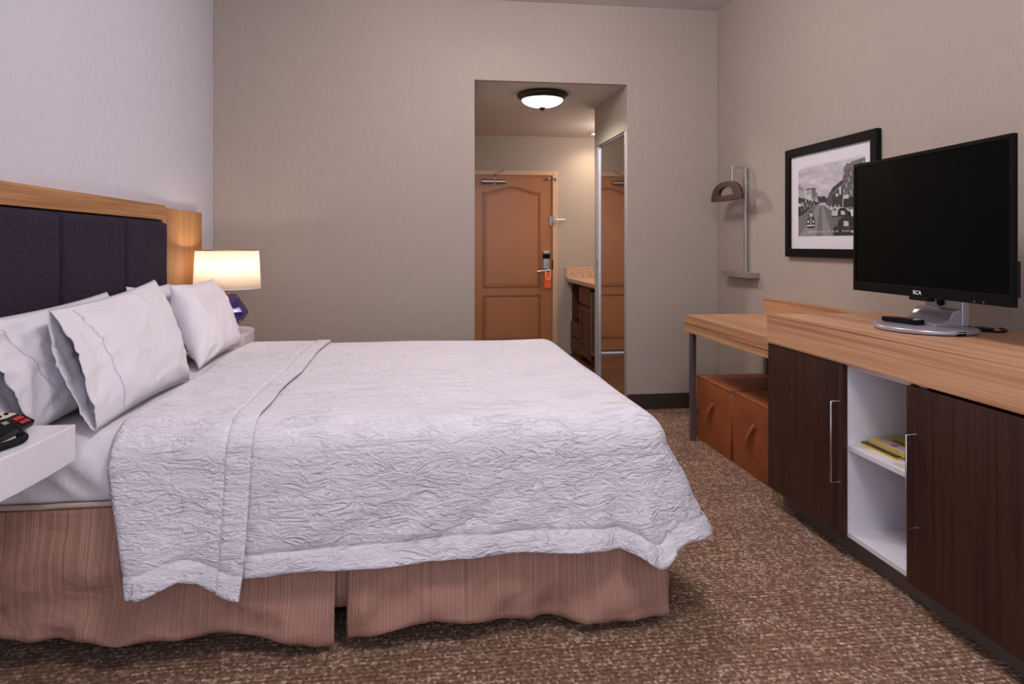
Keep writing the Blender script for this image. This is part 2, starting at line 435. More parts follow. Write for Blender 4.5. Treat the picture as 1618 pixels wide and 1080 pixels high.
b=MB(); b.tube([(.655,DF-.035,1.878),(.918,DF-.035,1.878)],.024,16); b.box(.70,.86,DF-.03,DF,1.862,1.894)
b.tube([(.665,DF-.035,1.878),(.668,DF-.035,1.878)],.026,16)
cl=b.build('door_closer',M['metal'],dr,angle=40)
b=MB(); b.box(.780,.795,DF-.07,DF-.058,1.84,1.925); b.tube([(.787,DF-.065,1.93),(.80,DF-.10,1.95),(.87,DF-.06,1.985),(.905,DF-.03,2.01)],.006,8)
b.build('closer_arm',M['silver_dark'],cl,angle=40)
b=MB(); b.box(1.325,1.401,DF-.022,DF,.93,1.133); lk=b.build('lock_plate',M['metal'],dr,bevel=.008)
b=MB(); b.box(1.323,1.403,DF-.03,DF-.02,1.045,1.10); b.build('card_reader',M['black'],lk,bevel=.008)
b=MB(); b.tube([(1.363,DF-.02,1.01),(1.363,DF-.035,1.01)],.013,12); b.box(1.358,1.368,DF-.05,DF-.035,.99,1.03); b.build('thumb_turn',M['metal'],lk,angle=40)
b=MB(); b.tube([(1.385,DF-.02,.915),(1.385,DF-.06,.915)],.02,14); b.tube([(1.39,DF-.06,.917),(1.32,DF-.063,.915),(1.255,DF-.055,.908)],.012,12,radii=[.014,.012,.009])
b.build('door_handle',M['metal'],dr,angle=50)
b=MB(); b.box(1.40,1.428,DF-.012,DF,1.41,1.505); b.box(1.432,1.46,HD-.046,HD-.03,1.42,1.495); b.tube([(1.42,DF-.03,1.44),(1.44,HD-.06,1.44),(1.56,HD-.06,1.445),(1.565,HD-.06,1.457),(1.56,HD-.06,1.47),(1.44,HD-.06,1.47)],.005,8)
b.build('swing_bar_latch',M['metal'],dr,angle=40)
b=MB(); b.box(1.365,1.405,DF-.012,DF,1.90,1.925); b.tube([(1.36,DF-.02,1.912),(1.385,DF-.03,1.912)],.014,10); b.tube([(1.39,DF-.02,1.912),(1.47,HD-.05,1.914)],.004,8); b.box(1.462,1.478,HD-.055,HD-.03,1.90,1.93)
b.build('door_guard',M['metal'],dr,angle=40)
MB().box(1.424,1.436,HD-.034,HD-.003,.93,1.03).build('strike_plate',M['bronze'],dr)
# door hanger tag
tg=thing('door_hang_tag','orange hang tag with white cord looped over the entry door lever','door tag',(1.367,DF-.066,.73))
MB().box(1.332,1.403,DF-.068,DF-.0655,.73,.905).build('card',M['orange'],tg)
pts=[]
for i in range(25):
    t=PI+PI*i/24; pts.append((1.371+.027*math.cos(t),DF-.072,.855+.035*math.sin(t)))
pts=[(1.344,DF-.072,.925)]+pts+[(1.398,DF-.072,.925)]
MB().tube(pts,.0028,6).build('cord',M['white'],tg,smooth=True)
# hall ceiling light
hl=thing('ceiling_light','lit glass bowl ceiling light with dark bronze rim, in the hall opening','ceiling light',(.93,5.17,OZ))
MB().lathe([(.15,OZ-.001),(.182,OZ-.004),(.197,OZ-.016),(.192,OZ-.026),(.166,OZ-.05),(.156,OZ-.05),(.156,OZ-.03)],.93,5.17,48,cap=False).build('rim',M['bronze'],hl,smooth=True,solid=.002)
pr=[(.160*math.cos(t),OZ-.046-.062*math.sin(t)) for t in [i*PI/2/10*.985 for i in range(11)]]
MB().lathe(pr,.93,5.17,48).build('glass_bowl',M['bowl'],hl,smooth=True)
MB().lathe([(.012,OZ-.106),(.026,OZ-.112),(.022,OZ-.12),(.01,OZ-.128),(.004,OZ-.137)],.93,5.17,20).build('finial',M['bronze'],hl,smooth=True)
dl=thing('recessed_downlight','small round recessed downlight in the hall ceiling above the vanity','downlight',(1.86,7.08,2.378))
MB().lathe([(.052,2.3775),(.075,2.3765),(.078,2.3735),(.07,2.371),(.052,2.372)],1.86,7.08,32,cap=False).build('trim_ring',M['white_lam'],dl,smooth=True)
MB().lathe([(.001,2.3755),(.053,2.3755)],1.86,7.08,32,cap=False).build('lens',M['down'],dl)
# ------------------------------------------------------------------ mirrored closet door
md=thing('mirrored_closet_door','tall silver framed mirror door along the right side of the hall','mirror door',(1.505,5.27,0))
MB().box(1.508,1.514,4.90,5.65,.03,2.02).build('mirror_glass',M['mirror'],md)
for y0,y1 in ((4.862,4.905),(5.636,5.672)):
    b=MB(); b.box(1.497,1.525,y0,y1,.012,2.033); b.box(1.492,1.50,y0+.008,y0+.018,.012,2.033); b.build('stile',M['silver'],md,bevel=.003)
b=MB(); b.box(1.50,1.52,4.905,5.636,.012,.045); b.build('bottom_rail',M['metal'],md,bevel=.003)
b=MB(); b.box(1.50,1.52,4.905,5.636,2.015,2.033); b.build('top_rail',M['silver_dark'],md,bevel=.002)
b=MB(); b.box(1.488,1.497,5.645,5.662,1.01,1.06); b.build('finger_pull',M['silver_dark'],md,bevel=.004)
# ------------------------------------------------------------------ vanity
vg='vanity'
vt=thing('granite_countertop','speckled pink granite vanity top with backsplash against the far hall wall','countertop',(1.96,6.65,.778))
MB().box(1.59,2.325,5.76,HD-.003,.79,.838).build('slab',M['granite'],vt,bevel=.012,segs=3)
MB().box(1.575,2.325,HD-.024,HD-.003,.838,.95).build('backsplash',M['granite'],vt,bevel=.003)
vc=thing('vanity_cabinet','dark cherry vanity cabinet with drawers and an open cubby under granite','vanity cabinet',(1.97,6.95,0))
b=MB(); b.box(1.65,2.32,6.93,7.34,0,.38); b.box(1.65,2.32,7.32,7.34,.38,.785); b.box(2.25,2.32,6.94,7.32,.38,.785); b.box(1.65,2.32,6.42,6.93,.06,.785); b.box(1.70,2.32,6.42,6.93,0,.06)
b.build('carcass',M['vanity_wood'],vc,bevel=.002)
MB().box(1.66,2.25,6.94,7.32,.382,.388).build('cubby_floor',M['black_matte'],vc)
for z0,z1 in ((.215,.36),(.05,.20)): MB().box(1.63,1.65,6.955,7.33,z0,z1).build('drawer_front',M['vanity_wood'],vc,bevel=.006)
MB().box(1.63,1.65,6.44,6.92,.60,.765).build('drawer_front',M['vanity_wood'],vc,bevel=.006)
d_=MB().ring_prism([(6.44,.07),(6.92,.07),(6.92,.58),(6.44,.58)],[(6.50,.13),(6.86,.13),(6.86,.52),(6.50,.52)],0,1.63,1.65).build('cabinet_door',M['vanity_wood'],vc,bevel=.004)
MB().box(1.64,1.648,6.50,6.86,.13,.52).build('door_panel',M['vanity_wood'],d_)
fr=thing('mini_fridge','dark under-counter fridge with pale trim beside the vanity drawers','fridge',(1.97,6.1,0))
MB().box(1.66,2.25,5.80,6.41,.13,.735).build('body',M['black_matte'],fr,bevel=.004)
MB().box(1.632,1.66,5.81,6.395,.165,.725).build('fridge_door',simple('brown_black_door',lin(48,30,24),.3),fr,bevel=.004)
b=MB(); b.box(1.624,1.634,6.395,6.408,.15,.74); b.box(1.624,1.634,5.80,6.408,.727,.74); b.box(1.624,1.634,5.80,6.408,.145,.165); b.build('trim',M['silver_dark'],fr)
b=MB(); b.box(1.70,2.2,5.83,6.38,0,.13); b.build('plinth',M['black_matte'],fr)
# ------------------------------------------------------------------ headboard
hb=thing('headboard','wide oak veneer headboard with dark indigo upholstered panels on pale wall','headboard',(-1.35,3.02,0))
WX=XL+.001
def wy(y): return 5.908-y       # mirror about the bed centre
YC=2.954
b=MB(); b.box(WX,-1.33,2.093,3.815,1.328,1.405); b.box(WX,-1.33,3.772,3.815,.25,1.328); b.box(WX,-1.33,2.093,2.136,.25,1.328)
b.build('wood_frame',M['head_rail'],hb,bevel=.002)
MB().box(WX,-1.338,3.83,4.44,.25,1.395).build('wing_panel',M['head_wing'],hb,bevel=.002)
MB().box(WX,-1.338,1.468,2.078,.25,1.395).build('wing_panel',M['head_wing'],hb,bevel=.002)
MB().box(WX,-1.352,2.078,3.83,.26,1.32).build('backing',M['black_matte'],hb)
def cushion(y0,y1):
    def f(u,v):
        y=lerp(y0,y1,u); z=lerp(.40,1.327,v)
        e=lambda t,w: 1-(max(0,1-t/w))**3
        a=min(u,1-u)*(y1-y0); c=min(v,1-v)*.927
        x=-1.352+.052*(e(a,.034)**.5)*(e(c,.03)**.5)+.003*N(y*4,z*4,1)
        return (x,y,z)
    return MB().grid(f,40,44)
for y0,y1 in ((3.26,3.770),(2.70,3.26),(2.138,2.70)):
    cushion(y0,y1).build('upholstered_panel',M['headfab'],hb,smooth=True)
# ------------------------------------------------------------------ bed
bd=thing('bed','king bed with striped rose brown skirt and white fitted sheet','bed',(-.25,3.02,0))
BX0,BX1,BY0,BY1=-1.265,.77,2.125,3.92
MB().box(BX0+.02,BX1-.05,BY0+.07,BY1-.07,.20,.44).build('box_spring',M['piping'],bd,bevel=.01)
MB().box(BX0+.06,BX1-.12,BY0+.16,BY1-.16,.0,.20).build('bed_base_shade_box',M['black_matte'],bd)  # black box added inside the skirt for the dark shadow under the bed
def boxcloth(x0,x1,y0,y1,z0,z1,r,seg=8,nx=60,ny=40,wr=.0):
    # rounded box via a (lat,long) style grid on superellipse
    cx,cy,cz=(x0+x1)/2,(y0+y1)/2,(z0+z1)/2; hx,hy,hz=(x1-x0)/2,(y1-y0)/2,(z1-z0)/2
    per=[]
    def arc(cx_,cy_,a0):
        return [(cx_+r*math.cos(a0+i*PI/2/seg),cy_+r*math.sin(a0+i*PI/2/seg),math.cos(a0+i*PI/2/seg),math.sin(a0+i*PI/2/seg)) for i in range(seg+1)]
    def line(p,q,nx_,ny_,n): return [(lerp(p[0],q[0],i/n),lerp(p[1],q[1],i/n),nx_,ny_) for i in range(1,n)]
    A=arc(x1-r,y1-r,0); B=arc(x0+r,y1-r,PI/2); C=arc(x0+r,y0+r,PI); D=arc(x1-r,y0+r,1.5*PI)
    per=A+line(A[-1],B[0],0,1,nx)+B+line(B[-1],C[0],-1,0,ny)+C+line(C[-1],D[0],0,-1,nx*2)+D+line(D[-1],A[0],1,0,ny)
    n=len(per); b=MB(); o=0
    rows=[]
    for i in range(7): a=i/6*PI/2; rows.append((r*(1-math.cos(a))*.0 + r*math.sin(a)-r, z0+ .012*(1-math.cos(a))))
    rows=[(-.9,z0)]+[(-.03+.03*math.sin(i/5*PI/2),z0+.03*(1-math.cos(i/5*PI/2))) for i in range(6)]
    for i in range(1,9): rows.append((0,lerp(z0+.03,z1-r,i/9)))
    for i in range(8): a=i/7*PI/2; rows.append((-r*(1-math.cos(a)),z1-r+r*math.sin(a)))
    rows.append((-.9,z1))
    for (off,z) in rows:
        for (px,py,nx_,ny_) in per:
            if off<=-.9: 
                b.v.append((lerp(px,cx,.25),lerp(py,cy,.3),z))
            else:
                t=1-abs((z-cz)/hz)**2
                wri=wr*t*(N(px*13+z*9,py*13,z*3)+.55*(1-3.2*abs(N(px*11+z*12,py*11,z*3))))
                b.v.append((px+nx_*(off+wri),py+ny_*(off+wri),z))
    for i in range(len(rows)-1):
        for k in range(n):
            k2=(k+1)%n; b.face((i*n+k,i*n+k2,(i+1)*n+k2,(i+1)*n+k))
    b.face([k for k in range(n)][::-1]); b.face([(len(rows)-1)*n+k for k in range(n)])
    return b
boxcloth(BX0,BX1,BY0,BY1,.446,.642,.085,wr=.022).build('fitted_sheet',M['sheet'],bd,smooth=True)
# piping along the lower edge of the mattress
pp=[(BX0+.02,BY0+.6,.447),(BX0+.01,BY0+.05,.447),(BX0+.03,BY0+.004,.447)]+[(BX0+.04+i*.05,BY0-.002+.002*N(i*.7,1),.447+.003*N(i*.5,3)) for i in range(1,39)]
MB().tube(pp,.008,10).build('mattress_piping',M['piping'],bd,smooth=True)
# skirts
def skirt(xa,xb,bot,yoff=0,name='bed_skirt',seed=0,lab=None):
    nx=max(4,int((xb-xa)/.012))
    def f(u,v):
        x=lerp(xa,xb,u); zb=interp(bot,x); z=lerp(.437,zb,v)
        fl=.008+.040*v**1.2+yoff*sm(v*1.2+.2)
        w=.060*N(x*4.5+seed+v*1.6,v*1.6,seed)*v+.016*(1-3*abs(N(x*5-v*2.5+seed,v*2+x*2,seed+8)))*v*(1-v*.5)+.028*N(x*9+v*3+seed,v*3-x*2,seed+3)*v+.005*N(x*24+v*8,v*14,seed)*v
        e=min(u,1-u)*(xb-xa); w*=.5+.5*sm(e/.06)
        return (x,BY0+.005-fl-w,z)
    o=MB().grid(f,nx,26).build(name,M['skirt'],bd,smooth=True,solid=.003)
    return o
botA=[(-1.29,.10),(-1.1,.085),(-.79,.072),(-.52,.062),(-.40,.05),(-.275,.02)]
botB=[(-.245,.028),(-.16,.045),(-.05,.064),(.04,.07),(.15,.058),(.30,.044),(.55,.03),(.78,.024)]
skirt(-1.288,-.252,botA,seed=1)
skirt(-.215,.785,botB,seed=5)
def f(u,v):
    x=lerp(-.30,-.16,u); return (x,BY0+.006-.004*v,lerp(.43,.10,v))
MB().grid(f,6,8).build('skirt_pleat',M['skirt'],bd,smooth=True,solid=.003)
# foot side skirt: inner pleat and two panels
def footskirt(ya,yb,base,fl,seed,bz):
    ny=max(6,int((yb-ya)/.015))
    def f(u,v):
        y=lerp(ya,yb,u); z=lerp(.437,bz,v)
        x=base+.004+lerp(fl[0],fl[1],u)*v+.012*N(y*5+seed,v*2,seed)*v
        return (x,y,z)
    return MB().grid(f,ny,20).build('bed_skirt',M['skirt_foot'],bd,smooth=True,solid=.003)
footskirt(2.135,2.26,.772,(.006,.012),2,.055)
footskirt(2.20,2.98,.775,(.05,.03),4,.05)
footskirt(3.03,3.92,.775,(.03,.03),6,.05)
def f(u,v): return (lerp(-1.288,.78,u),BY1+.0+.03*v+.012*N(u*14,v*2,9)*v,lerp(.437,.04,v))
MB().grid(f,80,12).build('bed_skirt',M['skirt'],bd,smooth=True,solid=.003)
# ------------------------------------------------------------------ bedspread
SY0,SY1,SX1=2.098,3.95,.802
ZT=.660
def spread_surface(xa,lift,hemfn,near_end,hem_lift=.055,nearfold=None,seed=0,foot=True,nj_top=16,flatx=None):
    """stations along the perimeter: near side from xa to foot, corner, foot side, corner, far side back to xa"""
    st=[]
    RC=.075
    xe=near_end
    n=int((xe-xa)/.012)
    for i in range(n+1): st.append((lerp(xa,xe,i/n),SY0,0,-1))
    if foot:
        for i in range(1,29):
            a=-PI/2+PI/2*i/28; st.append((SX1-RC+RC*math.cos(a),SY0+RC+RC*math.sin(a),math.cos(a),math.sin(a)))
        m=90
        for i in range(1,m): st.append((SX1,lerp(SY0+RC,SY1-RC,i/m),1,0))
        for i in range(0,17):
            a=PI/2*i/16; st.append((SX1-RC+RC*math.cos(a),SY1-RC+RC*math.sin(a),math.cos(a),math.sin(a)))
        m=n
        for i in range(1,m+1): st.append((lerp(SX1-RC,xa,i/m),SY1,0,1))
    return st
def spread_point(px_,py_,nx_,ny_,j,spine,prof,lift,s_along,hemz,flare,fold,RH=.17,RV=.115,zt=ZT):
    pass
def make_drape(stations,hemz,flare,foldamp,lift,spinefn,seed,zt=ZT,hemband=.055,njt=14,njr=12,njh=30):
    b=MB(); rows=njt+njr+njh+3
    n=len(stations)
    s=0; prev=None
    for k,(px_,py_,nx_,ny_) in enumerate(stations):
        if prev is not None: s+=math.hypot(px_-prev[0],py_-prev[1])
        prev=(px_,py_)
        hz=hemz(px_,py_,s); fl=flare(px_,py_,s); fa=foldamp(px_,py_,s)
        RH=.13
        RV=.115
        inx=min(px_,SX1-RH); iny=min(max(py_,SY0+RH),SY1-RH)
        hx_,hy_=px_-inx,py_-iny
        sx,sy=spinefn(px_,py_)
        pts=[]
        for j in range(njt):
            t=j/njt; x=lerp(sx,inx,t); y=lerp(sy,iny,t)
            z=zt+lift+.006*N(x*3,y*3,2)+.003*N(x*8,y*11,5)
            pts.append((x,y,z))
        for j in range(njr):
            a=j/njr*PI/2; h=math.sin(a); d=RV*(1-math.cos(a))
            x=inx+hx_*h+nx_*lift*h; y=iny+hy_*h+ny_*lift*h
            z=zt+lift*math.cos(a)-d+.006*N(x*3,y*3,2)*math.cos(a)
            pts.append((x,y,z))
        ztop=zt-RV
        hb_t=1-hemband/(ztop-hz)
        ts=[(hb_t-.03)*i/27 for i in range(28)]+[hb_t-.015,hb_t-.005,hb_t+.008]+[lerp(hb_t+.03,1,i/5) for i in range(6)]
        for t in ts:
            z=lerp(ztop,hz,t)
            g=sm(t)
            out=lift+fl*t**(1.3 if abs(ny_)>.9 else .8)+fa*g
            out+=.024*N(s*2.6,t*1.0+s,seed)*t+.010*N(s*5+t*3,t*1.5,seed+7)*t+.006*N(s*7+t*3,t*4,seed+2)*t+.0025*N(s*19+t*5,t*16,seed+4)*t
            dg=math.sin(2*PI*3.4*(s+.30*t)+5*N(s*1.7,t,seed+9)); out+=.007*dg*abs(dg)*sm(t*1.6)
            wf=sm((px_+.57)/.09) if ny_<-.9 else 1
            wb=wf if ny_<-.9 else .45
            out=lerp(lift+.02*t+.3*(out-lift-fl*t**1.3),out,wf)
            if t>hb_t: out+=wb*(.008+.012*(t-hb_t)/(1-hb_t))
            out-=lerp(.003,.010,wb)*math.exp(-((t-hb_t)/.035)**2)
            pts.append((px_+nx_*out,py_+ny_*out,z))
        for p in pts: b.v.append(p)
        m=len(pts)
    for k in range(n-1):
        for j in range(m-1):
            b.face((k*m+j,(k+1)*m+j,(k+1)*m+j+1,k*m+j+1))
    return b
sp=thing('bedspread','white crinkle textured bedspread draped over the bed, folded back near the pillows','bedspread',(-.05,3.02,.2))
XA=-.80
stat=spread_surface(XA,0,None,SX1-.075,foot=True)
L0=SX1-.075-XA                # arclength where the foot corner starts
CA=.075*PI/2
def hem_main(x,y,s):
    if s<L0:
        return interp([(-.9,.25),(-.49,.237),(-.1,.246),(.3,.262),(.53,.262),(.61,.255),(.68,.238),(.73,.205)],x)
    if s<L0+CA: return interp([(0,.205),(.12,.205),(.5,.262),(.85,.262),(1,.266)],(s-L0)/CA)
    q=s-L0-CA
    return .272+.02*math.sin(q*3)
def flare_main(x,y,s):
    if s<L0: return interp([(-.8,.026),(.3,.030),(.52,.035),(.62,.04),(.73,.062)],x)
    if s<L0+CA: return interp([(0,.062),(.2,.07),(.5,.09),(.8,.12),(1,.12)],(s-L0)/CA)
    q=s-L0-CA
    return interp([(0,.12),(.12,.10),(.4,.06),(1.5,.05)],q)
def fold_main(x,y,s):
    a=0
    c=L0-.115; a-=.026*math.exp(-((s-c)/.035)**2)      # tuck before the corner
    c=L0-.03; a+=.030*math.exp(-((s-c)/.03)**2)       # ridge ending in a point
    c=L0+.045; a-=.030*math.exp(-((s-c)/.03)**2)
    c=L0+CA+.02; a+=.03*math.exp(-((s-c)/.06)**2)
    return a
def spine(x,y): return (min(max(x,XA),.25) ,3.02)
def spine_main(x,y):
    return (max(XA,min(x,.30)),3.02)
make_drape(stat,hem_main,flare_main,fold_main,.0,spine_main,11).build('coverlet',M['coverlet'],sp,smooth=True,solid=.005,merge=True)
# turned back flap (near side, top and far side)
FX0,FX1=-.885,-.492
def flap():
    b=MB(); nx=44
    def hemz(x): return interp([(-.885,.222),(-.83,.222),(-.76,.238),(-.70,.252),(-.62,.240),(-.56,.214),(-.52,.200),(-.492,.200)],x)
    rows=None
    xs=[]
    for i in range(nx+1): xs.append(lerp(FX0,FX1,i/nx))
    xs+= [-.572,-.566,-.560]; xs.sort()
    allrows=[]
    for x in xs:
        band=.0035 if x>-.563 else 0
        crease=-.004*math.exp(-((x+.566)/.006)**2)
        edge=-.008*max(0,1-(x-FX0)/.02)**2
        lift=.013+band+crease+edge
        pts=[]
        RH,RV=.13,.115; hz=hemz(x); ztop=ZT-RV
        # near hang from hem up
        hb_t=1-.052/(ztop-hz)
        ts=[(hb_t-.03)*i/27 for i in range(28)]+[hb_t-.015,hb_t-.005,hb_t+.008]+[lerp(hb_t+.03,1,i/5) for i in range(6)]
        side=[]
        for t in ts:
            z=lerp(ztop,hz,t)
            skew=-.035*t*max(0,(-.70-x)/.2)*0
            out=lift+.058*t**1.15+.020*math.sin((x-FX0)/.393*PI*2+.6)*t**1.6+.010*N(x*6,t*2,3)*t+.004*N(x*18,t*7,5)*t
            if t>hb_t: out+=.006+.010*(t-hb_t)/(1-hb_t)
            out-=.008*math.exp(-((t-hb_t)/.035)**2)
            xx=x+(.078*(t**1.1))*(max(0,(-.62-x)/.27))-.012*t**1.5*min(1,max(0,(x+.66)/.12))
            side.append((xx,SY0-out,z))
        pts+=side[::-1]
        for j in range(1,13):
            a=PI/2*(1-j/12)
            pts.append((x,SY0+RH-(RH+lift)*math.sin(a),ZT-RV+(RV+lift)*math.cos(a)))
        wob=lambda y: .012*N(y*2.2,7)*sm((y-2.3)/.3)
        for j in range(1,41):
            y=lerp(SY0+RH,SY1-RH,j/40)
            z=ZT+lift+.006*N(x*3,y*3,2)+.003*N(x*8,y*11,5)
            dx=wob(y)+(-.035*sm((y-2.3)/1.4))*max(0,1-(x-FX0)/.35)
            pts.append((x+dx,y,z))
        for j in range(1,12):
            a=PI/2*j/12; pts.append((x-.0,SY1-RH+(RH+lift)*math.sin(a),ZT-RV+(RV+lift)*math.cos(a)))
        for j in range(0,8): pts.append((x,SY1+lift,lerp(ZT-RV,.30,j/7)))
        allrows.append(pts)
    m=len(allrows[0])
    for r in allrows: b.v+=r
    for k in range(len(allrows)-1):
        for j in range(m-1): b.face((k*m+j,(k+1)*m+j,(k+1)*m+j+1,k*m+j+1))
    return b
flap().build('turned_back_flap',M['coverlet'],sp,smooth=True,solid=.007)
# ------------------------------------------------------------------ pillows
def pillow(label,BL,BR,TR,TL,T,hem,seed,loc,openw=.05,droop=0,nrm=None):
    BL,BR,TR,TL=map(Vector,(BL,BR,TR,TL))
    th=thing('pillow',label,'pillow',loc,0,'white pillows against the headboard')
    nx_=( (BR-BL).cross(TL-BL)).normalized()      # towards the room
    if nx_.x<0: nx_=-nx_
    UH=.30   # share of the length taken by the loose hem
    def P(u,v,side):
        # u 0..1 from near (hem) end to far end, v 0..1 bottom to top
        U=2*u-1; V=2*v-1
        cu=.035*(1-abs(V)**2.2); cv=.035*(1-abs(U)**2.2)
        uu=u-(cu*math.copysign(1,U)*abs(U)**3) if not (hem and U<0) else u+.0
        vv=v-cv*math.copysign(1,V)*abs(V)**3
        base=BL.lerp(BR,uu).lerp(TL.lerp(TR,uu),vv)
        if hem:
            # closed inflated body to the right, sleeve to the left
            q=(u-.10)/.90
            qb=2*max(0,q)-1
            body=(max(0,1-abs(qb)**3.0)**.5)*(max(0,1-abs(V)**2.4)**.55)
            slv=openw*(max(0,1-abs(V)**2.2)**.6)/T
            k=sm((u-.02)/.30)
            h=T*lerp(slv,body if body>slv or u>.5 else slv,k)
        else:
            h=T*(max(0,1-abs(U)**2.8)**.5)*(max(0,1-abs(V)**2.4)**.55)
        w=.012*N(u*3+seed,v*2.5,seed)+.003*N(u*9,v*8+seed,side)
        # radiating creases from the corners
        cr=0
        for cu_,cv_ in ((0,0),(1,0),(1,1),(0,1)):
            d=math.hypot(u-cu_,(v-cv_)*.6)
            ang=math.atan2((v-cv_)*.6+1e-6,(u-cu_)+1e-6)
            cr+=.0035*math.sin(ang*14+seed)*math.exp(-((d-.18)/.12)**2)
        lo=min(1,h/(T*.35))
        cr+=.007*(1-min(1,5*abs(N(u*2.2+v*2+seed,v*5-u*2,seed))))+.004*(1-min(1,6*abs(N(u*4+v+seed,v*8-u*5,seed+4))))
        return base+nx_*(side*(h+(w+cr)*lo))
    def pt(u,w):       # w 0..1 round the section: front bottom->top, then back top->bottom
        if w<=.5: return P(u,w*2,1)
        return P(u,2-w*2,-1)
    nu,nv=64,72
    b=MB()
    b.grid(lambda u,w: pt(u,w),nu,nv,wrap_v=True)
    if not hem: pass
    b.build('pillow_case',M['pillow_cotton'] if hem else M['cotton'],th,smooth=True,solid=.0025 if hem else 0,merge=True)
    if hem:
        # the pillow inside, seen through the open end, and the stitched hem line
        b2=MB(); b2.grid(lambda u,w:(lambda c,p:c.lerp(p,.86))((P(.24+.7*u,.5,1)+P(.24+.7*u,.5,-1))/2,pt(.24+.7*u,w))*(1) if 0<u<1 else (P(.24+.7*u,.5,1)+P(.24+.7*u,.5,-1))/2,10,24,wrap_v=True)
        b2.build('pillow_insert',M['cotton'],th,smooth=True)
        b3=MB(); n=60
        for i in range(n):
            v=.04+.92*i/n; v2=v+.55/n
            us=lerp(.215,.13,v)
            a=P(us,v,1)+nx_*.0022; c=P(us,v2,1)+nx_*.0022; d=P(us+.005,v2,1)+nx_*.0022; e=P(us+.005,v,1)+nx_*.0022
            o=len(b3.v); b3.v+=[tuple(a),tuple(c),tuple(d),tuple(e)]; b3.face((o,o+1,o+2,o+3))
        b3.build('hemstitch',M['stitch'],th,solid=.002)
    return th
M['stitch']=simple('hem_stitch_thread',(.50,.48,.52,1),.8)
pillow('large white pillow nearest the phone, leaning on another, open hem facing the camera',(-.945,2.15,.652),(-.93,2.93,.650),(-1.12,3.08,1.05),(-1.12,2.245,1.00),.072,True,1,(-1.0,2.55,.65),openw=.028)
pillow('white pillow at left frame edge, behind the nearest pillow and beside the phone',(-1.11,2.12,.655),(-1.09,2.90,.655),(-1.245,2.93,1.01),(-1.235,1.99,.985),.052,True,4,(-1.15,2.5,.65),openw=.03)
pillow('plain white pillow standing upright in front, closest to the blue lamp',(-.955,3.13,.655),(-.965,3.86,.655),(-1.135,3.95,1.01),(-1.145,3.33,1.015),.066,False,7,(-1.02,3.6,.65))
pillow('white pillow mostly hidden, only its top corners showing left of the lamp',(-1.12,3.02,.67),(-1.12,3.66,.67),(-1.25,3.62,1.005),(-1.25,3.12,1.02),.045,False,9,(-1.18,3.35,.65))
# ------------------------------------------------------------------ nightstands
def ns_outline(far):
    p=[(-1.336,2.088),(-.970,2.088),(-.972,1.95),(-.980,1.83),(-.992,1.75),(-1.010,1.69),(-1.04,1.635),(-1.085,1.60),(-1.15,1.58),(-1.336,1.575)]
    if far: p=[(x,6.046-y) for x,y in p]
    return p
for far in (0,1):
    b=MB(); b.prism(ns_outline(far),2,.587,.69)
    o=b.build('nightstand',M['white_lam'],None,loc=(-1.15,1.84 if not far else 4.206,.587),bevel=.003)
    tag(o,'white floating nightstand holding the black phone, near left edge' if not far else 'white floating nightstand holding the lamp, beyond the bed','nightstand','floating white nightstands')
# ------------------------------------------------------------------ lamp
LX,LY=-1.115,4.17
lp=thing('table_lamp','lit table lamp with cream drum shade and faceted cobalt blue base','lamp',(LX,LY,.69))
MB().lathe([(.05,.69),(.05,.712)],LX,LY,8).build('foot',M['acrylic'],lp,bevel=.003)
MB().lathe([(.055,.712),(.116,.80),(.113,.812),(.05,.912)],LX,LY,8,a0=.25).build('lamp_base',M['blue'],lp,bevel=.003)
MB().lathe([(.03,.912),(.03,.918),(.009,.922),(.009,.99)],LX,LY,20).build('neck',M['brass'],lp,angle=40)
MB().lathe([(.183,.943),(.172,1.168)],LX,LY,64,cap=False).build('lamp_shade',M['shade'],lp,smooth=True,solid=.002)
MB().tube([(LX+.1835*math.cos(2*PI*i/64),LY+.1835*math.sin(2*PI*i/64),.945) for i in range(65)],.003,6,cap=False).build('shade_hem',M['white_lam'],lp,smooth=True)
b=MB()
b.tube([(LX+.1725*math.cos(2*PI*i/64),LY+.1725*math.sin(2*PI*i/64),1.166) for i in range(65)],.003,6,cap=False)
b.tube([(LX-.172,LY,1.163),(LX+.172,LY,1.163)],.0022,6); b.tube([(LX,LY-.172,1.163),(LX,LY+.172,1.163)],.0022,6)
b.build('shade_ring',M['brass'],lp,smooth=True)
MB().lathe([(.004,1.163),(.008,1.17),(.003,1.18)],LX,LY,12).build('finial',M['brass'],lp,smooth=True)
pr=[(.012,.99),(.014,1.01),(.026,1.035),(.03,1.055),(.024,1.075),(.002,1.088)]
MB().lathe(pr,LX,LY,20).build('bulb',M['bulb'],lp,smooth=True)
# ------------------------------------------------------------------ phone
ph=thing('telephone','black desk telephone with cream faceplate and red labels on nightstand','telephone',(-1.15,1.94,.69))
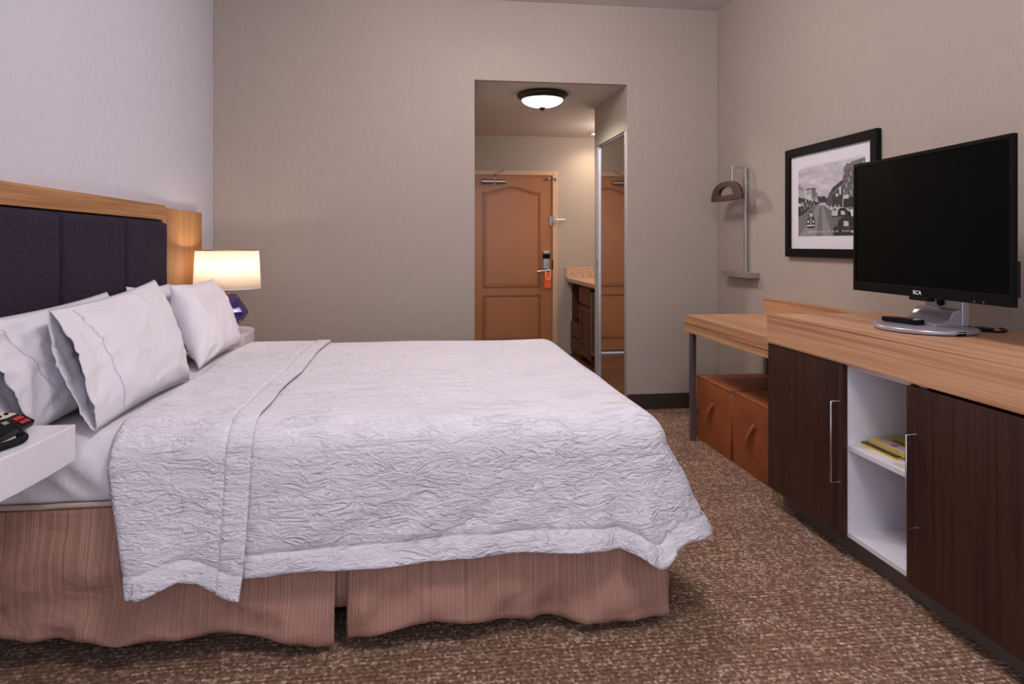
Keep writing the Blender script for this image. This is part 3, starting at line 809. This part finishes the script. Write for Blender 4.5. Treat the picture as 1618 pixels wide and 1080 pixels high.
# wedge body: front edge (low) faces +x
b=MB(); b.prism([(-1.262,.705),(-1.062,.698),(-1.055,.715),(-1.088,.733),(-1.262,.752)],1,1.83,2.05)
b.build('body',M['black'],ph,bevel=.004)
b=MB()
for x in (-1.24,-1.10):
    for y in (1.85,2.03): MB().lathe([(.009,.69),(.009,.706)],x,y,10).build('foot',M['black_matte'],ph)
def slope(x): return .733+(x+1.088)*(.752-.733)/(-1.262+1.088)
o=MB(); n0=[(-1.25,1.905),(-1.098,1.905),(-1.098,2.038),(-1.25,2.038)]
v=[(x,y,slope(x)+.0008) for x,y in n0]+[(x,y,slope(x)+.003) for x,y in n0]
o.v=v
for q in ((0,3,2,1),(4,5,6,7),(0,1,5,4),(1,2,6,5),(2,3,7,6),(3,0,4,7)): o.face(q)
fp=o.build('faceplate',M['beige_plate'],ph)
for ix in range(5):
    for iy in range(4):
        x=-1.225+ix*.028; y=1.928+iy*.030
        MB().lathe([(.0055,slope(x)+.002),(.0055,slope(x)+.006),(.004,slope(x)+.0075)],x,y,10).build('button',M['black'],fp)
def sl2(x): return .733+(x+1.088)*(.715-.733)/(.033)
def strip(x0,x1,y0,y1,m,name,par,up=.0015):
    b=MB(); b.v=[(x0,y0,sl2(x0)+up),(x1,y0,sl2(x1)+up),(x1,y1,sl2(x1)+up),(x0,y1,sl2(x0)+up)]; b.face((0,1,2,3))
    return b.build(name,m,par,solid=.001)
strip(-1.085,-1.074,1.992,2.032,M['red'],'red_label',ph); strip(-1.069,-1.059,1.992,2.032,M['red'],'red_label',ph)
strip(-1.086,-1.076,1.945,1.98,M['silver'],'name_card',ph)
hs=MB()
pts=[(-1.27+.21*i/14,1.865,.770+.018*math.sin(PI*i/14)) for i in range(15)]
hs.tube(pts,.019,14,radii=[.018,.026,.028,.026,.019,.017,.016,.016,.016,.017,.019,.026,.028,.026,.016])
hso=hs.build('handset',M['black'],ph,smooth=True)
MB().box(-1.115,-1.06,1.842,1.89,.738,.765).build('handset_cup',M['black'],hso,bevel=.008)
# coiled cord
c0=[(-1.062,1.866,.755),(-1.04,1.885,.757),(-1.022,1.905,.735),(-1.015,1.915,.712),(-1.012,1.92,.703)]
MB().tube(c0,.0028,8).build('cord_lead',M['black_matte'],ph,smooth=True)
key=[(-1.040,1.945,.702),(-1.022,1.93,.702),(-1.012,1.905,.701),(-1.015,1.87,.701),(-1.03,1.82,.701),(-1.05,1.77,.701),(-1.09,1.70,.701),(-1.15,1.66,.701)]
def cat(k,t):
    n=len(k)-1; i=min(int(t*n),n-1); f=t*n-i
    p0,p1,p2,p3=[Vector(k[max(0,min(n,i+d))]) for d in (-1,0,1,2)]
    return .5*((2*p1)+(p2-p0)*f+(2*p0-5*p1+4*p2-p3)*f*f+(3*p1-p0-3*p2+p3)*f**3)
N_=360
MB().tube([cat(key,i/N_) for i in range(N_+1)],.008,12,radii=[.0083+.0017*math.sin(i*2*PI/5) for i in range(N_+1)]).build('coiled_cord',M['black_matte'],ph,smooth=True)
# ------------------------------------------------------------------ worktop, cabinets
XW=XR-.002
o=MB().box(1.585,XW,.95,2.967,.748,.878).build('worktop',M['worktop'],None,loc=(1.9,1.95,.748),bevel=.002)
tag(o,'thick striped wood worktop under the television','worktop')
def bar_handle(par,y,z0,z1,xd):
    b=MB(); b.tube([(xd,y,z0),(xd-.036,y,z0),(xd-.036,y,z1),(xd,y,z1)],.0032,8); 
    return b.build('handle',M['metal'],par,angle=60)
cb=thing('cabinet','dark walnut cabinet with bar handle beside the leather ottomans','cabinet',(1.9,2.69,0),0,'walnut cabinets under the worktop')
MB().box(1.6115,XW,2.424,2.965,.088,.747).build('body',M['walnut'],cb,bevel=.001)
MB().box(1.6625,XW,2.424,2.963,0,.088).build('toe_kick',M['toe'],cb)
dd=MB().box(1.59,1.611,2.405,2.965,.09,.745).build('door',M['walnut'],cb,bevel=.0015)
bar_handle(dd,2.422,.292,.602,1.59)
cb2=thing('cabinet','dark walnut cabinet with bar handle at right edge, right of open shelves','cabinet',(1.9,1.6,0),0,'walnut cabinets under the worktop')
MB().box(1.62,XW,1.0,2.07,.088,.742).build('body',M['walnut'],cb2,bevel=.001)
MB().box(1.6625,XW,1.0,2.072,0,.088).build('toe_kick',M['toe'],cb2)
dd=MB().box(1.588,1.609,1.05,2.058,.09,.737).build('door',M['walnut'],cb2,bevel=.0015)
bar_handle(dd,2.012,.285,.587,1.588)
MB().box(1.612,1.64,2.0,2.03,.737,.7475).build('hinge_bracket',M['white_lam'],cb2)
su=thing('shelf_unit','open white two level shelf unit between the dark cabinets','shelf unit',(1.9,2.25,0))
b=MB(); b.box(1.613,XW,2.405,2.4235,.088,.747); b.box(1.613,XW,2.0725,2.088,.088,.747); b.box(1.613,XW,2.088,2.405,.088,.107); b.box(1.613,XW,2.088,2.405,.73,.747); b.box(2.13,2.15,2.088,2.405,.107,.73)
b.build('casing',M['white_shelf'],su,bevel=.001)
MB().box(1.613,2.13,2.0885,2.4045,.418,.437).build('shelf',M['white_shelf'],su,bevel=.001)
MB().box(1.6625,XW,2.0725,2.4235,0,.088).build('toe_kick',M['toe'],su)
# magazines
mg=thing('magazine','dark covered magazine with yellow page edge, bottom of stack on shelf','magazine',(1.80,2.30,.437),0,'magazines on the white shelf')
MB().box(1.668,1.93,2.215,2.402,.4372,.4462).build('pages',M['magyellow'],mg); MB().box(1.666,1.93,2.213,2.4035,.4462,.450).build('cover',M['magdark'],mg)
mg=thing('magazine','yellow covered magazine with lilac print, top of stack on shelf','magazine',(1.80,2.28,.450),0,'magazines on the white shelf')
MB().box(1.686,1.94,2.198,2.388,.4502,.461).build('pages',M['magedge'],mg)
cv=MB().box(1.685,1.94,2.197,2.3885,.461,.4635).build('cover',M['magyellow'],mg)
b=MB(); b.mat(0).box(1.70,1.74,2.21,2.36,.4636,.4640); b.box(1.80,1.86,2.20,2.32,.4636,.4640); b.mat(1)
for i in range(7): b.box(1.752,1.775,2.205+i*.022,2.218+i*.022,.4636,.4641)
b.mat(2); b.lathe([(.016,.4640),(.016,.4645)],1.72,2.29,16)
b.build('cover_print',[M['maglilac'],M['magdark'],simple('violet_print',lin(130,100,160),.5)],cv)
o=MB().box(1.628,1.655,2.095,2.185,.4372,.4382).build('leaflet',M['paper'],None,loc=(1.64,2.14,.4372)); tag(o,'small pale green paper slip on shelf in front of magazines','leaflet')
# ------------------------------------------------------------------ desk
dk=thing('desk','striped wood desk top on grey metal legs above the ottomans','desk',(1.9,3.5,0))
MB().box(1.622,XW,2.970,4.058,.663,.765).build('desk_top',M['worktop'],dk,bevel=.002)
MB().box(2.160,XW,2.970,4.085,.7655,.862).build('backsplash',M['worktop'],dk,bevel=.002)
MB().box(1.64,1.672,3.985,4.02,0,.663).build('leg',M['leg_metal'],dk,bevel=.002)
MB().box(2.125,2.157,3.985,4.02,0,.663).build('leg',M['leg_metal'],dk,bevel=.002)
MB().box(1.672,2.125,4.0,4.02,.165,.19).build('crossbar',M['leg_metal'],dk)
MB().box(1.69,1.71,2.975,3.01,.0,.663).build('leg',M['leg_metal'],dk,bevel=.002)
# ------------------------------------------------------------------ ottomans
def ottoman():
    th=thing('ottoman','','ottoman',(0,0,0),0,'leather cube ottomans under the desk')
    hx,hy,H=.235,.238,.388; r=.018
    def sq(u,e=14):
        return u
    b=MB(); n=20
    def fx(s,a,t): pass
    def shell(u,v,face):
        U=2*u-1; V=2*v-1
        pf=.010*(1-U**4)*(1-V**4)
        d=math.hypot((U)*.8,(V-.25)); dim=-.013*math.exp(-(d/.22)**2)
        if face=='f': return (-hx-pf-dim,U*hy,H/2+V*H/2)
        if face=='b': return (hx+pf,U*hy,H/2+V*H/2)
        if face=='n': return (U*hx,-hy-pf*.3,H/2+V*H/2)
        if face=='s': return (U*hx,hy+pf*.3,H/2+V*H/2)
        if face=='t': return (U*hx,V*hy,H+pf*1.2)
        return (U*hx,V*hy,.008)
    for f in 'fbnstu': b.grid(lambda u,v:shell(u,v,f),18,18)
    body=b.build('body',M['leather'],th,local=True,merge=True,smooth=False)
    for p in body.data.polygons: p.use_smooth=True
    body.data.set_sharp_from_angle(angle=math.radians(40))
    bv=body.modifiers.new('bevel','BEVEL'); bv.width=.010; bv.segments=3; bv.limit_method='ANGLE'; bv.angle_limit=math.radians(40)
    # piped seams
    b=MB()
    for z in (H-.004,):
        b.tube([(-hx,-hy,z),(-hx,hy,z),(hx,hy,z),(hx,-hy,z),(-hx,-hy,z)],.0038,8,cap=False)
    for sx,sy in ((-1,-1),(-1,1)): b.tube([(sx*(hx-.001),sy*(hy-.001),.01),(sx*(hx-.001),sy*(hy-.001),H-.004)],.0034,8)
    b.build('seam_piping',M['leather'],th,local=True,smooth=True)
    # strap loop: a folded leather strap hanging from a dimple
    b=MB()
    def strap(pts,w):
        o=len(b.v)
        for (x,y,z) in pts: b.v.append((x,y-w/2,z)); b.v.append((x,y+w/2,z))
        for i in range(len(pts)-1): b.face((o+2*i,o+2*i+1,o+2*i+3,o+2*i+2))
    x0=-hx+.005; zt=.265
    L=[]
    for i in range(29):
        t=i/28
        if t<.5:
            q=t*2; L.append((x0-.012-.034*math.sin(q*PI*.6),-.006+.020*q,zt-.12*q))
        else:
            q=(t-.5)*2; L.append((x0-.004-.036*math.cos(q*PI/2)*.9,.014-.030*q+.012*math.sin(q*PI),zt-.12+.118*q))
    L=[(x0,-.004,zt+.004)]+L+[(x0,0,zt)]
    strap(L,.026)
    b.build('pull_loop',M['leather'],th,local=True,smooth=True,solid=.0035)
    b=MB()
    for sx in (-1,1):
        for sy in (-1,1): MB().lathe([(.018,0),(.018,.009)],sx*.19,sy*.19,12).build('foot',M['black_matte'],th,local=True)
    return th
ot=ottoman(); ot.location=(1.94,3.822,0); ot['label']='far cognac leather cube ottoman beside the desk leg'
o2=copy_tree(ot); o2.location=(1.945,3.336,0); o2['label']='near cognac leather cube ottoman partly behind the walnut cabinet'
# ------------------------------------------------------------------ television
tv=thing('television','black flat television on a silver swivel base on the worktop','television',(1.88,2.34,.878),-math.atan(.0541))
PXF=-.0618; PYC=-.060; HW=.4215; Z0,Z1=.128,.663
# panel
b=MB(); b.ring_prism([(PYC-HW,Z0),(PYC+HW,Z0),(PYC+HW,Z1),(PYC-HW,Z1)],[(PYC-HW+.013,Z0+.038),(PYC+HW-.013,Z0+.038),(PYC+HW-.013,Z1-.015),(PYC-HW+.013,Z1-.015)],0,PXF,PXF+.018)
b.build('bezel',M['black'],tv,local=True,bevel=.002)
MB().box(PXF+.004,PXF+.012,PYC-HW+.011,PYC+HW-.011,Z0+.036,Z1-.013).build('screen',M['screen'],tv,local=True)
b=MB(); b.box(PXF+.012,PXF+.034,PYC-HW+.03,PYC+HW-.03,Z0+.01,Z1-.02); b.box(PXF+.036,PXF+.075,PYC-HW+.10,PYC+HW-.10,Z0+.06,Z1-.10)
b.build('back_shell',M['black_matte'],tv,local=True,bevel=.006)
b=MB(); b.box(PXF+.014,PXF+.029,PYC-HW+.002,PYC-HW+.06,Z0+.03,Z0+.142)
for i in range(6): b.box(PXF+.018,PXF+.026,PYC-HW+.0008,PYC-HW+.0025,Z0+.045+i*.014,Z0+.050+i*.014)
b.build('side_module',M['black_matte'],tv,local=True,bevel=.003)
b=MB(); b.box(PXF+.002,PXF+.03,PYC-.045,PYC+.065,Z0-.013,Z0+.001); b.build('sensor_bar',M['black'],tv,local=True,bevel=.004)
b=MB(); text_mesh(b,'RCA',.021,lambda x,y,z:(PXF-.0012+z,PYC+.012-x*1.1,Z0+.010+y),bold=.0001); b.build('brand_letters',M['white'],tv,local=True)
for d in (.267,.306): MB().box(PXF-.001,PXF,PYC-d-.003,PYC-d+.003,Z0+.006,Z0+.009).build('indicator',M['silver'],tv,local=True)
# base plate
A_,B_=.19,.165
def dpl(sc,n=56):
    pts=[]
    for i in range(n):
        t=2*PI*i/n; x=B_*math.cos(t)*sc; y=A_*math.sin(t)*sc
        x=min(x,.125*sc); pts.append((x,y))
    return pts
b=MB(); o=0
ringz=[(0.93,.002),(.985,.004),(1.0,.010),(.995,.016),(.965,.0195),(.95,.020)]
for sc,z in ringz:
    for p in dpl(sc): b.v.append((p[0],p[1],z))
n=56
for i in range(len(ringz)-1):
    for k in range(n): k2=(k+1)%n; b.face((i*n+k,i*n+k2,(i+1)*n+k2,(i+1)*n+k))
b.face(list(range(n))[::-1]); b.face([(len(ringz)-1)*n+k for k in range(n)])
bp=b.build('base_plate',M['silver'],tv,local=True,angle=50)
b=MB(); b.prism(dpl(.93),2,.0,.002); b.build('foot_pad',M['black_matte'],bp,local=True)
b=MB(); 
prof=[(-.005,.0201),(.10,.0201),(.10,.080),(.085,.080),(.073,.077),(.064,.066),(.057,.052),(.048,.041),(.035,.034),(.015,.031),(-.005,.030)]
b.prism(prof,1,-.062,.15); b.build('stand_cradle',M['silver'],tv,local=True,bevel=.0015)
b=MB(); b.box(.10,.128,-.065,.135,.0201,.30); col=b.build('stand_column',M['silver'],tv,local=True,bevel=.003)
b=MB(); b.tube([(.101,.045,.105),(.094,.045,.105)],.019,20); b.tube([(.100,.045,.105),(.092,.045,.105)],.013,20); b.build('cable_grommet',M['black'],col,local=True,angle=40)
b=MB(); b.box(.01,.10,-.06,.06,.25,.29); b.box(.008,.02,-.11,.11,.20,.36); b.build('mount_arm',M['black_matte'],tv,local=True)
# sticker on the base edge
b=MB(); 
def on_edge(ydeg,z,out=.001):
    t=math.radians(ydeg); return ((B_+out)*-math.cos(t),A_*1.0*math.sin(t)*-1*(1+out/.18),z)
def edge_patch(b,a0,a1,z0,z1,out,n=6):
    o=len(b.v)
    for i in range(n+1):
        a=lerp(a0,a1,i/n)
        b.v.append(on_edge(a,z0,out)); b.v.append(on_edge(a,z1,out))
    for i in range(n): b.face((o+2*i,o+2*i+2,o+2*i+3,o+2*i+1))
edge_patch(b,84,96,.003,.017,.0012); stk=b.build('base_sticker',M['black'],bp,local=True)
b=MB(); o=len(b.v); b.v+=[on_edge(84.6,.0155,.0022),on_edge(87.4,.0125,.0022),on_edge(84.8,.0095,.0022)]; b.face((0,1,2))
for a in (88.2,89.8,91.4,93.2): edge_patch(b,a,a+1.0,.0115,.0135,.0022,2)
b.build('sticker_print',M['white'],stk,local=True)
# remote
rm=thing('remote_control','black remote control lying on the silver television base','remote control',(1.840,2.405,.8995),-math.radians(78)+PI/2+math.radians(0))
rm.rotation_euler=(0,0,math.radians(12.5))
b=MB(); 
prof=[(-.022,-.078),(.022,-.078),(.024,-.06),(.019,0),(.022,.078),(-.022,.078),(-.019,0),(-.024,-.06)]
b.prism(prof,2,.0,.018); b.build('body',M['black'],rm,local=True,bevel=.005,segs=3)
b=MB()
for i in range(6):
    for j in (-1,0,1): b.lathe([(.0035,.018),(.0035,.0195)],j*.011,-.035+i*.017,8)
b.build('buttons',M['black_matte'],rm,local=True)
b=MB(); b.tube([(-.012*1.2*math.cos(t),-.062+.012*math.sin(t),.0185) for t in [PI*2*i/20 for i in range(21)]],.0012,6,cap=False); b.build('navigation_ring',M['silver'],rm,local=True)
b=MB(); b.box(-.008,.008,.030,.060,.018,.0188); b.build('label_plate',M['silver'],rm,local=True)
# cable
pts=[(2.005,2.30,.91),(2.03,2.27,.886),(2.07,2.235,.882),(2.11,2.23,.882),(2.15,2.26,.882),(2.180,2.32,.8825)]
o=MB().tube([cat(pts,i/30) for i in range(31)],.0035,8).build('power_cable',M['black'],None,loc=(2.1,2.25,.878),smooth=True); tag(o,'black power cable trailing behind the television base','cable')
o=MB().box(2.085,2.125,2.285,2.345,.8785,.887).build('cable_clip',M['black_matte'],None,loc=(2.105,2.315,.8785),bevel=.003); tag(o,'flat black clip on worktop behind the television base','clip')
# ------------------------------------------------------------------ framed picture
pf=thing('framed_picture','black framed black and white street photograph behind the television','picture',(2.17,3.41,1.128))
FY0,FY1,FZ0,FZ1=3.0,3.825,1.128,1.757
def rect(a,b_,c,d): return [(a,c),(b_,c),(b_,d),(a,d)]
MB().ring_prism(rect(FY0,FY1,FZ0,FZ1),rect(FY0+.048,FY1-.048,FZ0+.048,FZ1-.048),0,2.158,2.186).build('frame',M['black_frame'],pf,bevel=.003)
YA,YBp,ZA,ZB=3.703,3.095,1.246,1.635
MB().box(2.1735,2.1765,FY0+.046,FY1-.046,FZ0+.046,FZ1-.046).build('mat_board',M['mat_board'],pf)
MB().grid(lambda u,v:(2.166,lerp(FY0+.047,FY1-.047,u),lerp(FZ0+.047,FZ1-.047,v)),1,1).build('glass_pane',M['glass'],pf)
G=[gray(i,v) for i,v in enumerate((28,52,82,112,142,176,206,236))]
pm=MB()
def flat(pts,m,layer):
    o=len(pm.v)
    for a,c in pts: pm.v.append((2.1733-.00018*layer, YA-.60*max(0,min(1.0,a)), ZA+.389*max(0,min(1,c))))
    pm.mat(m); pm.face(range(o,o+len(pts)))
SKY=8
flat([(0,0),(1,0),(1,1),(.09,1),(0,.985)],SKY,0)
flat([(0,.283),(.093,.324),(.235,.422),(.32,.437),(.42,.427),(.532,.352),(1,.2),(1,0),(0,0)],3,1)
flat([(.02,0),(.30,.42),(.36,.43),(.30,0)],4,2); flat([(.38,.42),(.41,.42),(.55,.0),(.40,0)],4,2)
flat([(0,.802),(.075,.746),(.093,.697),(.128,.553),(0,.535)],5,2)
for i in range(4): flat([(.008+.02*i,.76-.018*i),(.018+.02*i,.755-.018*i),(.018+.02*i,.70-.015*i),(.008+.02*i,.705-.015*i)],2,3)
flat([(.125,.684),(.225,.674),(.225,.506),(.138,.506)],6,2); flat([(.225,.674),(.277,.681),(.29,.671),(.295,.506),(.225,.506)],3,2)
for i in range(4): flat([(.14+.02*i,.66),(.15+.02*i,.66),(.15+.02*i,.60),(.14+.02*i,.60)],3,3)
flat([(.125,.69),(.29,.687),(.29,.672),(.125,.672)],1,3)
flat([(.29,.627),(.328,.614),(.328,.488),(.29,.491)],4,2)
flat([(0,.584),(.165,.535),(.303,.491),(.37,.455),(.235,.422),(.093,.324),(0,.283)],1,3)
for i in range(16):
    a=.01+.019*i; z=.43-.0*i+.05*math.sin(i*2.3)+.005*i; flat([(a,z+.03),(a+.012,z+.028),(a+.012,z-.02),(a,z-.02)],5 if i%3 else 7,4)
flat([(0,.50),(.06,.47),(.06,.44),(0,.45)],6,5); flat([(.0,.44),(.055,.44),(.05,.33),(.0,.30)],0,5)
flat([(.328,.555),(.345,.57),(.378,.545),(.403,.56),(.435,.556),(.468,.519),(.468,.46),(.337,.473)],1,3)
flat([(.468,.519),(.508,.594),(.54,.64),(.555,.393),(.45,.432)],2,3)
flat([(.54,.64),(.563,.666),(.7,.748),(.7,.383),(.555,.393)],1,3)
flat([(.7,.748),(.708,.887),(.758,.961),(.795,.941),(.817,.964),(1,.99),(1,.25),(.7,.383)],3,3)
for r in range(6):
    for c in range(9):
        a=.712+.032*c; z=.83-.06*r+.012*c
        if a<.98: flat([(a,z+.022),(a+.014,z+.026),(a+.014,z-.018),(a,z-.02)],1 if (r+c)%4 else 5,4)
flat([(.70,.50),(1,.52),(1,.36),(.70,.38)],0,4)
for c in range(7): flat([(.56+.02*c,.60+.014*c),(.568+.02*c,.606+.014*c),(.568+.02*c,.56+.014*c),(.56+.02*c,.555+.014*c)],4,4)
for c in range(8): flat([(.47+.028*c,.42-.002*c),(.487+.028*c,.425),(.487+.028*c,.385),(.47+.028*c,.39)],[6,2,5,0,6,3,5,1][c],5)
flat([(.708,.542),(.782,.542),(.782,.486),(.708,.491)],6,5); flat([(.65,.656),(.678,.658),(.678,.553),(.65,.555)],6,5); flat([(.60,.57),(.635,.57),(.635,.53),(.60,.53)],6,5)
flat([(.7,.50),(.709,.50),(.709,.34),(.7,.34)],6,6)
flat([(.54,.28),(.548,.37),(.575,.393),(.615,.39),(.63,.33),(.625,.267)],6,5); flat([(.545,.27),(.63,.262),(.63,.25),(.545,.255)],0,6); flat([(.56,.375),(.61,.372),(.612,.34),(.556,.342)],3,6)
flat([(.625,.26),(.632,.34),(.66,.372),(.73,.37),(.77,.33),(.81,.303),(.817,.242)],0,6); flat([(.67,.33),(.72,.33),(.74,.28),(.68,.275)],6,7)
flat([(.79,.31),(.83,.345),(1,.34),(1,.22),(.79,.24)],6,6)
# oncoming car
flat([(.150,.13),(.138,.19),(.143,.235),(.170,.26),(.176,.33),(.192,.358),(.245,.36),(.262,.33),(.268,.26),(.284,.235),(.284,.19),(.277,.135)],1,6)
flat([(.188,.335),(.25,.335),(.25,.28),(.188,.28)],5,7); flat([(.20,.26),(.235,.26),(.228,.17),(.205,.17)],4,7)
flat([(.152,.165),(.275,.165),(.275,.145),(.152,.145)],6,8); flat([(.160,.225),(.182,.225),(.182,.195),(.160,.195)],7,8); flat([(.248,.225),(.27,.225),(.27,.195),(.248,.195)],7,8); flat([(.155,.14),(.28,.14),(.275,.118),(.16,.118)],0,7)
# near car
flat([(.575,.0),(.563,.105),(.60,.125),(.625,.135),(.645,.21),(.69,.244),(.80,.25),(1,.24),(1,0)],0,8)
flat([(.715,.193),(.782,.188),(.782,.123),(.715,.126)],6,9); flat([(.562,.13),(.615,.12),(.64,.14),(.60,.15)],2,9); flat([(.80,.06),(.88,.075),(.93,.05),(.84,.03)],6,9); flat([(.66,.10),(.70,.105),(.98,.11),(.98,.10)],2,9)
# faint caption strokes (illegible in the photograph) and fine line above the image
rnd=random.Random(3)
a=.165
while a<.80:
    if rnd.random()<.12 or .655<a<.69: a+=.012; continue
    w=.006; h=.020+.008*rnd.random(); k=rnd.choice((-1,0,1))*.004
    flat([(a,.048),(a+.003,.048),(a+.003+k,.048+h),(a+k,.048+h)],7,10)
    if rnd.random()<.6: zz=.048+rnd.choice((0,h/2,h-.004)); flat([(a,zz),(a+w,zz),(a+w,zz+.005),(a,zz+.005)],7,10)
    a+=.010
pm.build('photograph',G+[M['skyprint']],pf)
MB().box(2.1732,2.1736,3.115,3.645,ZB+.0045,ZB+.0055).build('mat_line',M['door_groove'],pf)
# ------------------------------------------------------------------ wall valet
vr=thing('wall_valet_rack','slim steel wall valet with brown wooden hanger and small tray','valet rack',(2.15,4.38,.98))
RY=4.337
b=MB()
b.box(2.158,2.172,RY-.012,RY+.012,1.01,1.725); 
r1=b.build('upright',M['metal'],vr,bevel=.002)
b=MB(); b.box(2.064,2.078,RY-.012,RY+.012,1.50,1.725); b.build('front_post',M['metal'],vr,bevel=.002)
b=MB(); b.box(2.078,2.158,RY-.012,RY+.012,1.711,1.725); b.build('top_bar',M['metal'],vr,bevel=.002)
MB().box(2.172,2.187,RY-.008,RY+.008,1.60,1.63).build('wall_bracket',M['metal'],vr,bevel=.002)
MB().box(2.118,XR-.001,4.185,4.61,.98,1.014).build('tray',M['tray'],vr,bevel=.002)
n=40; outer=[];inner=[]
yc,hw=4.372,.222
for i in range(n+1):
    t=PI*i/n
    outer.append((yc+hw*math.copysign(abs(math.cos(t))**.9,math.cos(t)),1.497+.128*abs(math.sin(t))**.8)); inner.append((yc+.115*math.cos(t)+.0,1.532+.055*math.sin(t)**.9 if math.sin(t)>0 else 1.532))
m_=16
for i in range(1,m_):
    u=i/m_; outer.append((yc-hw+2*hw*u,1.497-.004*math.sin(PI*u))); inner.append((yc-.115+.23*u,1.532))
MB().ring_prism(outer,inner,0,2.035,2.064).build('hanger',M['hanger'],vr,bevel=.005)
# ------------------------------------------------------------------ lights
ADDED_DRUM_E=11.5
def area(name,loc,rot,sx,sy,e,c):
    l=bpy.data.lights.new(name,'AREA'); l.shape='RECTANGLE'; l.size=sx; l.size_y=sy; l.energy=e; l.color=c
    o=bpy.data.objects.new(name,l); COL.objects.link(o); o.location=loc; o.rotation_euler=rot; return o
area('window_daylight',((WX0+WX1)/2,YF-.15,(WZ0+WZ1)/2),(PI/2,0,0),WX1-WX0,WZ1-WZ0,5,(.93,.92,1.0))
def drum(x,y,r,e,lab):  # added, unseen glowing drums that supply most of the room's light
    rl=thing('ceiling_light',lab,'ceiling light',(x,y,ZC),0,'added unseen drum lights above the picture edge')
    MB().lathe([(r+.02,ZC-.001),(r+.02,ZC-.03)],x,y,40).build('rim',M['bronze'],rl,angle=40)
    MB().lathe([(r,ZC-.031),(r,ZC-.20),(r*.96,ZC-.22),(r*.7,ZC-.24),(.02,ZC-.25)],x,y,40).build('added_drum_shade',emis('added_drum_glow',(1,.92,.94,1),e),rl,smooth=True)
drum(.55,1.15,.28,ADDED_DRUM_E,'added unseen drum ceiling light nearest the window, above the picture edge')
drum(.55,3.35,.24,ADDED_DRUM_E*1.15,'added unseen drum ceiling light over the bed foot, above the picture edge')
def point(name,loc,e,c,r=.03):
    l=bpy.data.lights.new(name,'POINT'); l.energy=e; l.color=c; l.shadow_soft_size=r
    o=bpy.data.objects.new(name,l); COL.objects.link(o); o.location=loc; return o
point('bedside_bulb_light',(LX,LY,1.108),1.15,(1,.85,.74),.016)
hs_=bpy.data.lights.new('hall_bowl_light','SPOT'); hs_.energy=15; hs_.color=(1,.93,.80); hs_.spot_size=math.radians(172); hs_.spot_blend=.4; hs_.shadow_soft_size=.05
ho_=bpy.data.objects.new('hall_bowl_light',hs_); COL.objects.link(ho_); ho_.location=(.93,5.17,2.215)
sl=bpy.data.lights.new('downlight_beam','SPOT'); sl.energy=11; sl.color=(1,.78,.58); sl.spot_size=math.radians(150); sl.spot_blend=1.0; sl.shadow_soft_size=.05
so=bpy.data.objects.new('downlight_beam',sl); COL.objects.link(so); so.location=(1.86,7.08,2.36)
point('alcove_point',(2.05,6.5,2.2),9,(1,.86,.76),.1)  # bare point above the vanity, with no fixture of its own
w=bpy.data.worlds.new('world'); scene.world=w; w.use_nodes=True
w.node_tree.nodes['Background'].inputs[0].default_value=(.75,.82,1,1); w.node_tree.nodes['Background'].inputs[1].default_value=1.0
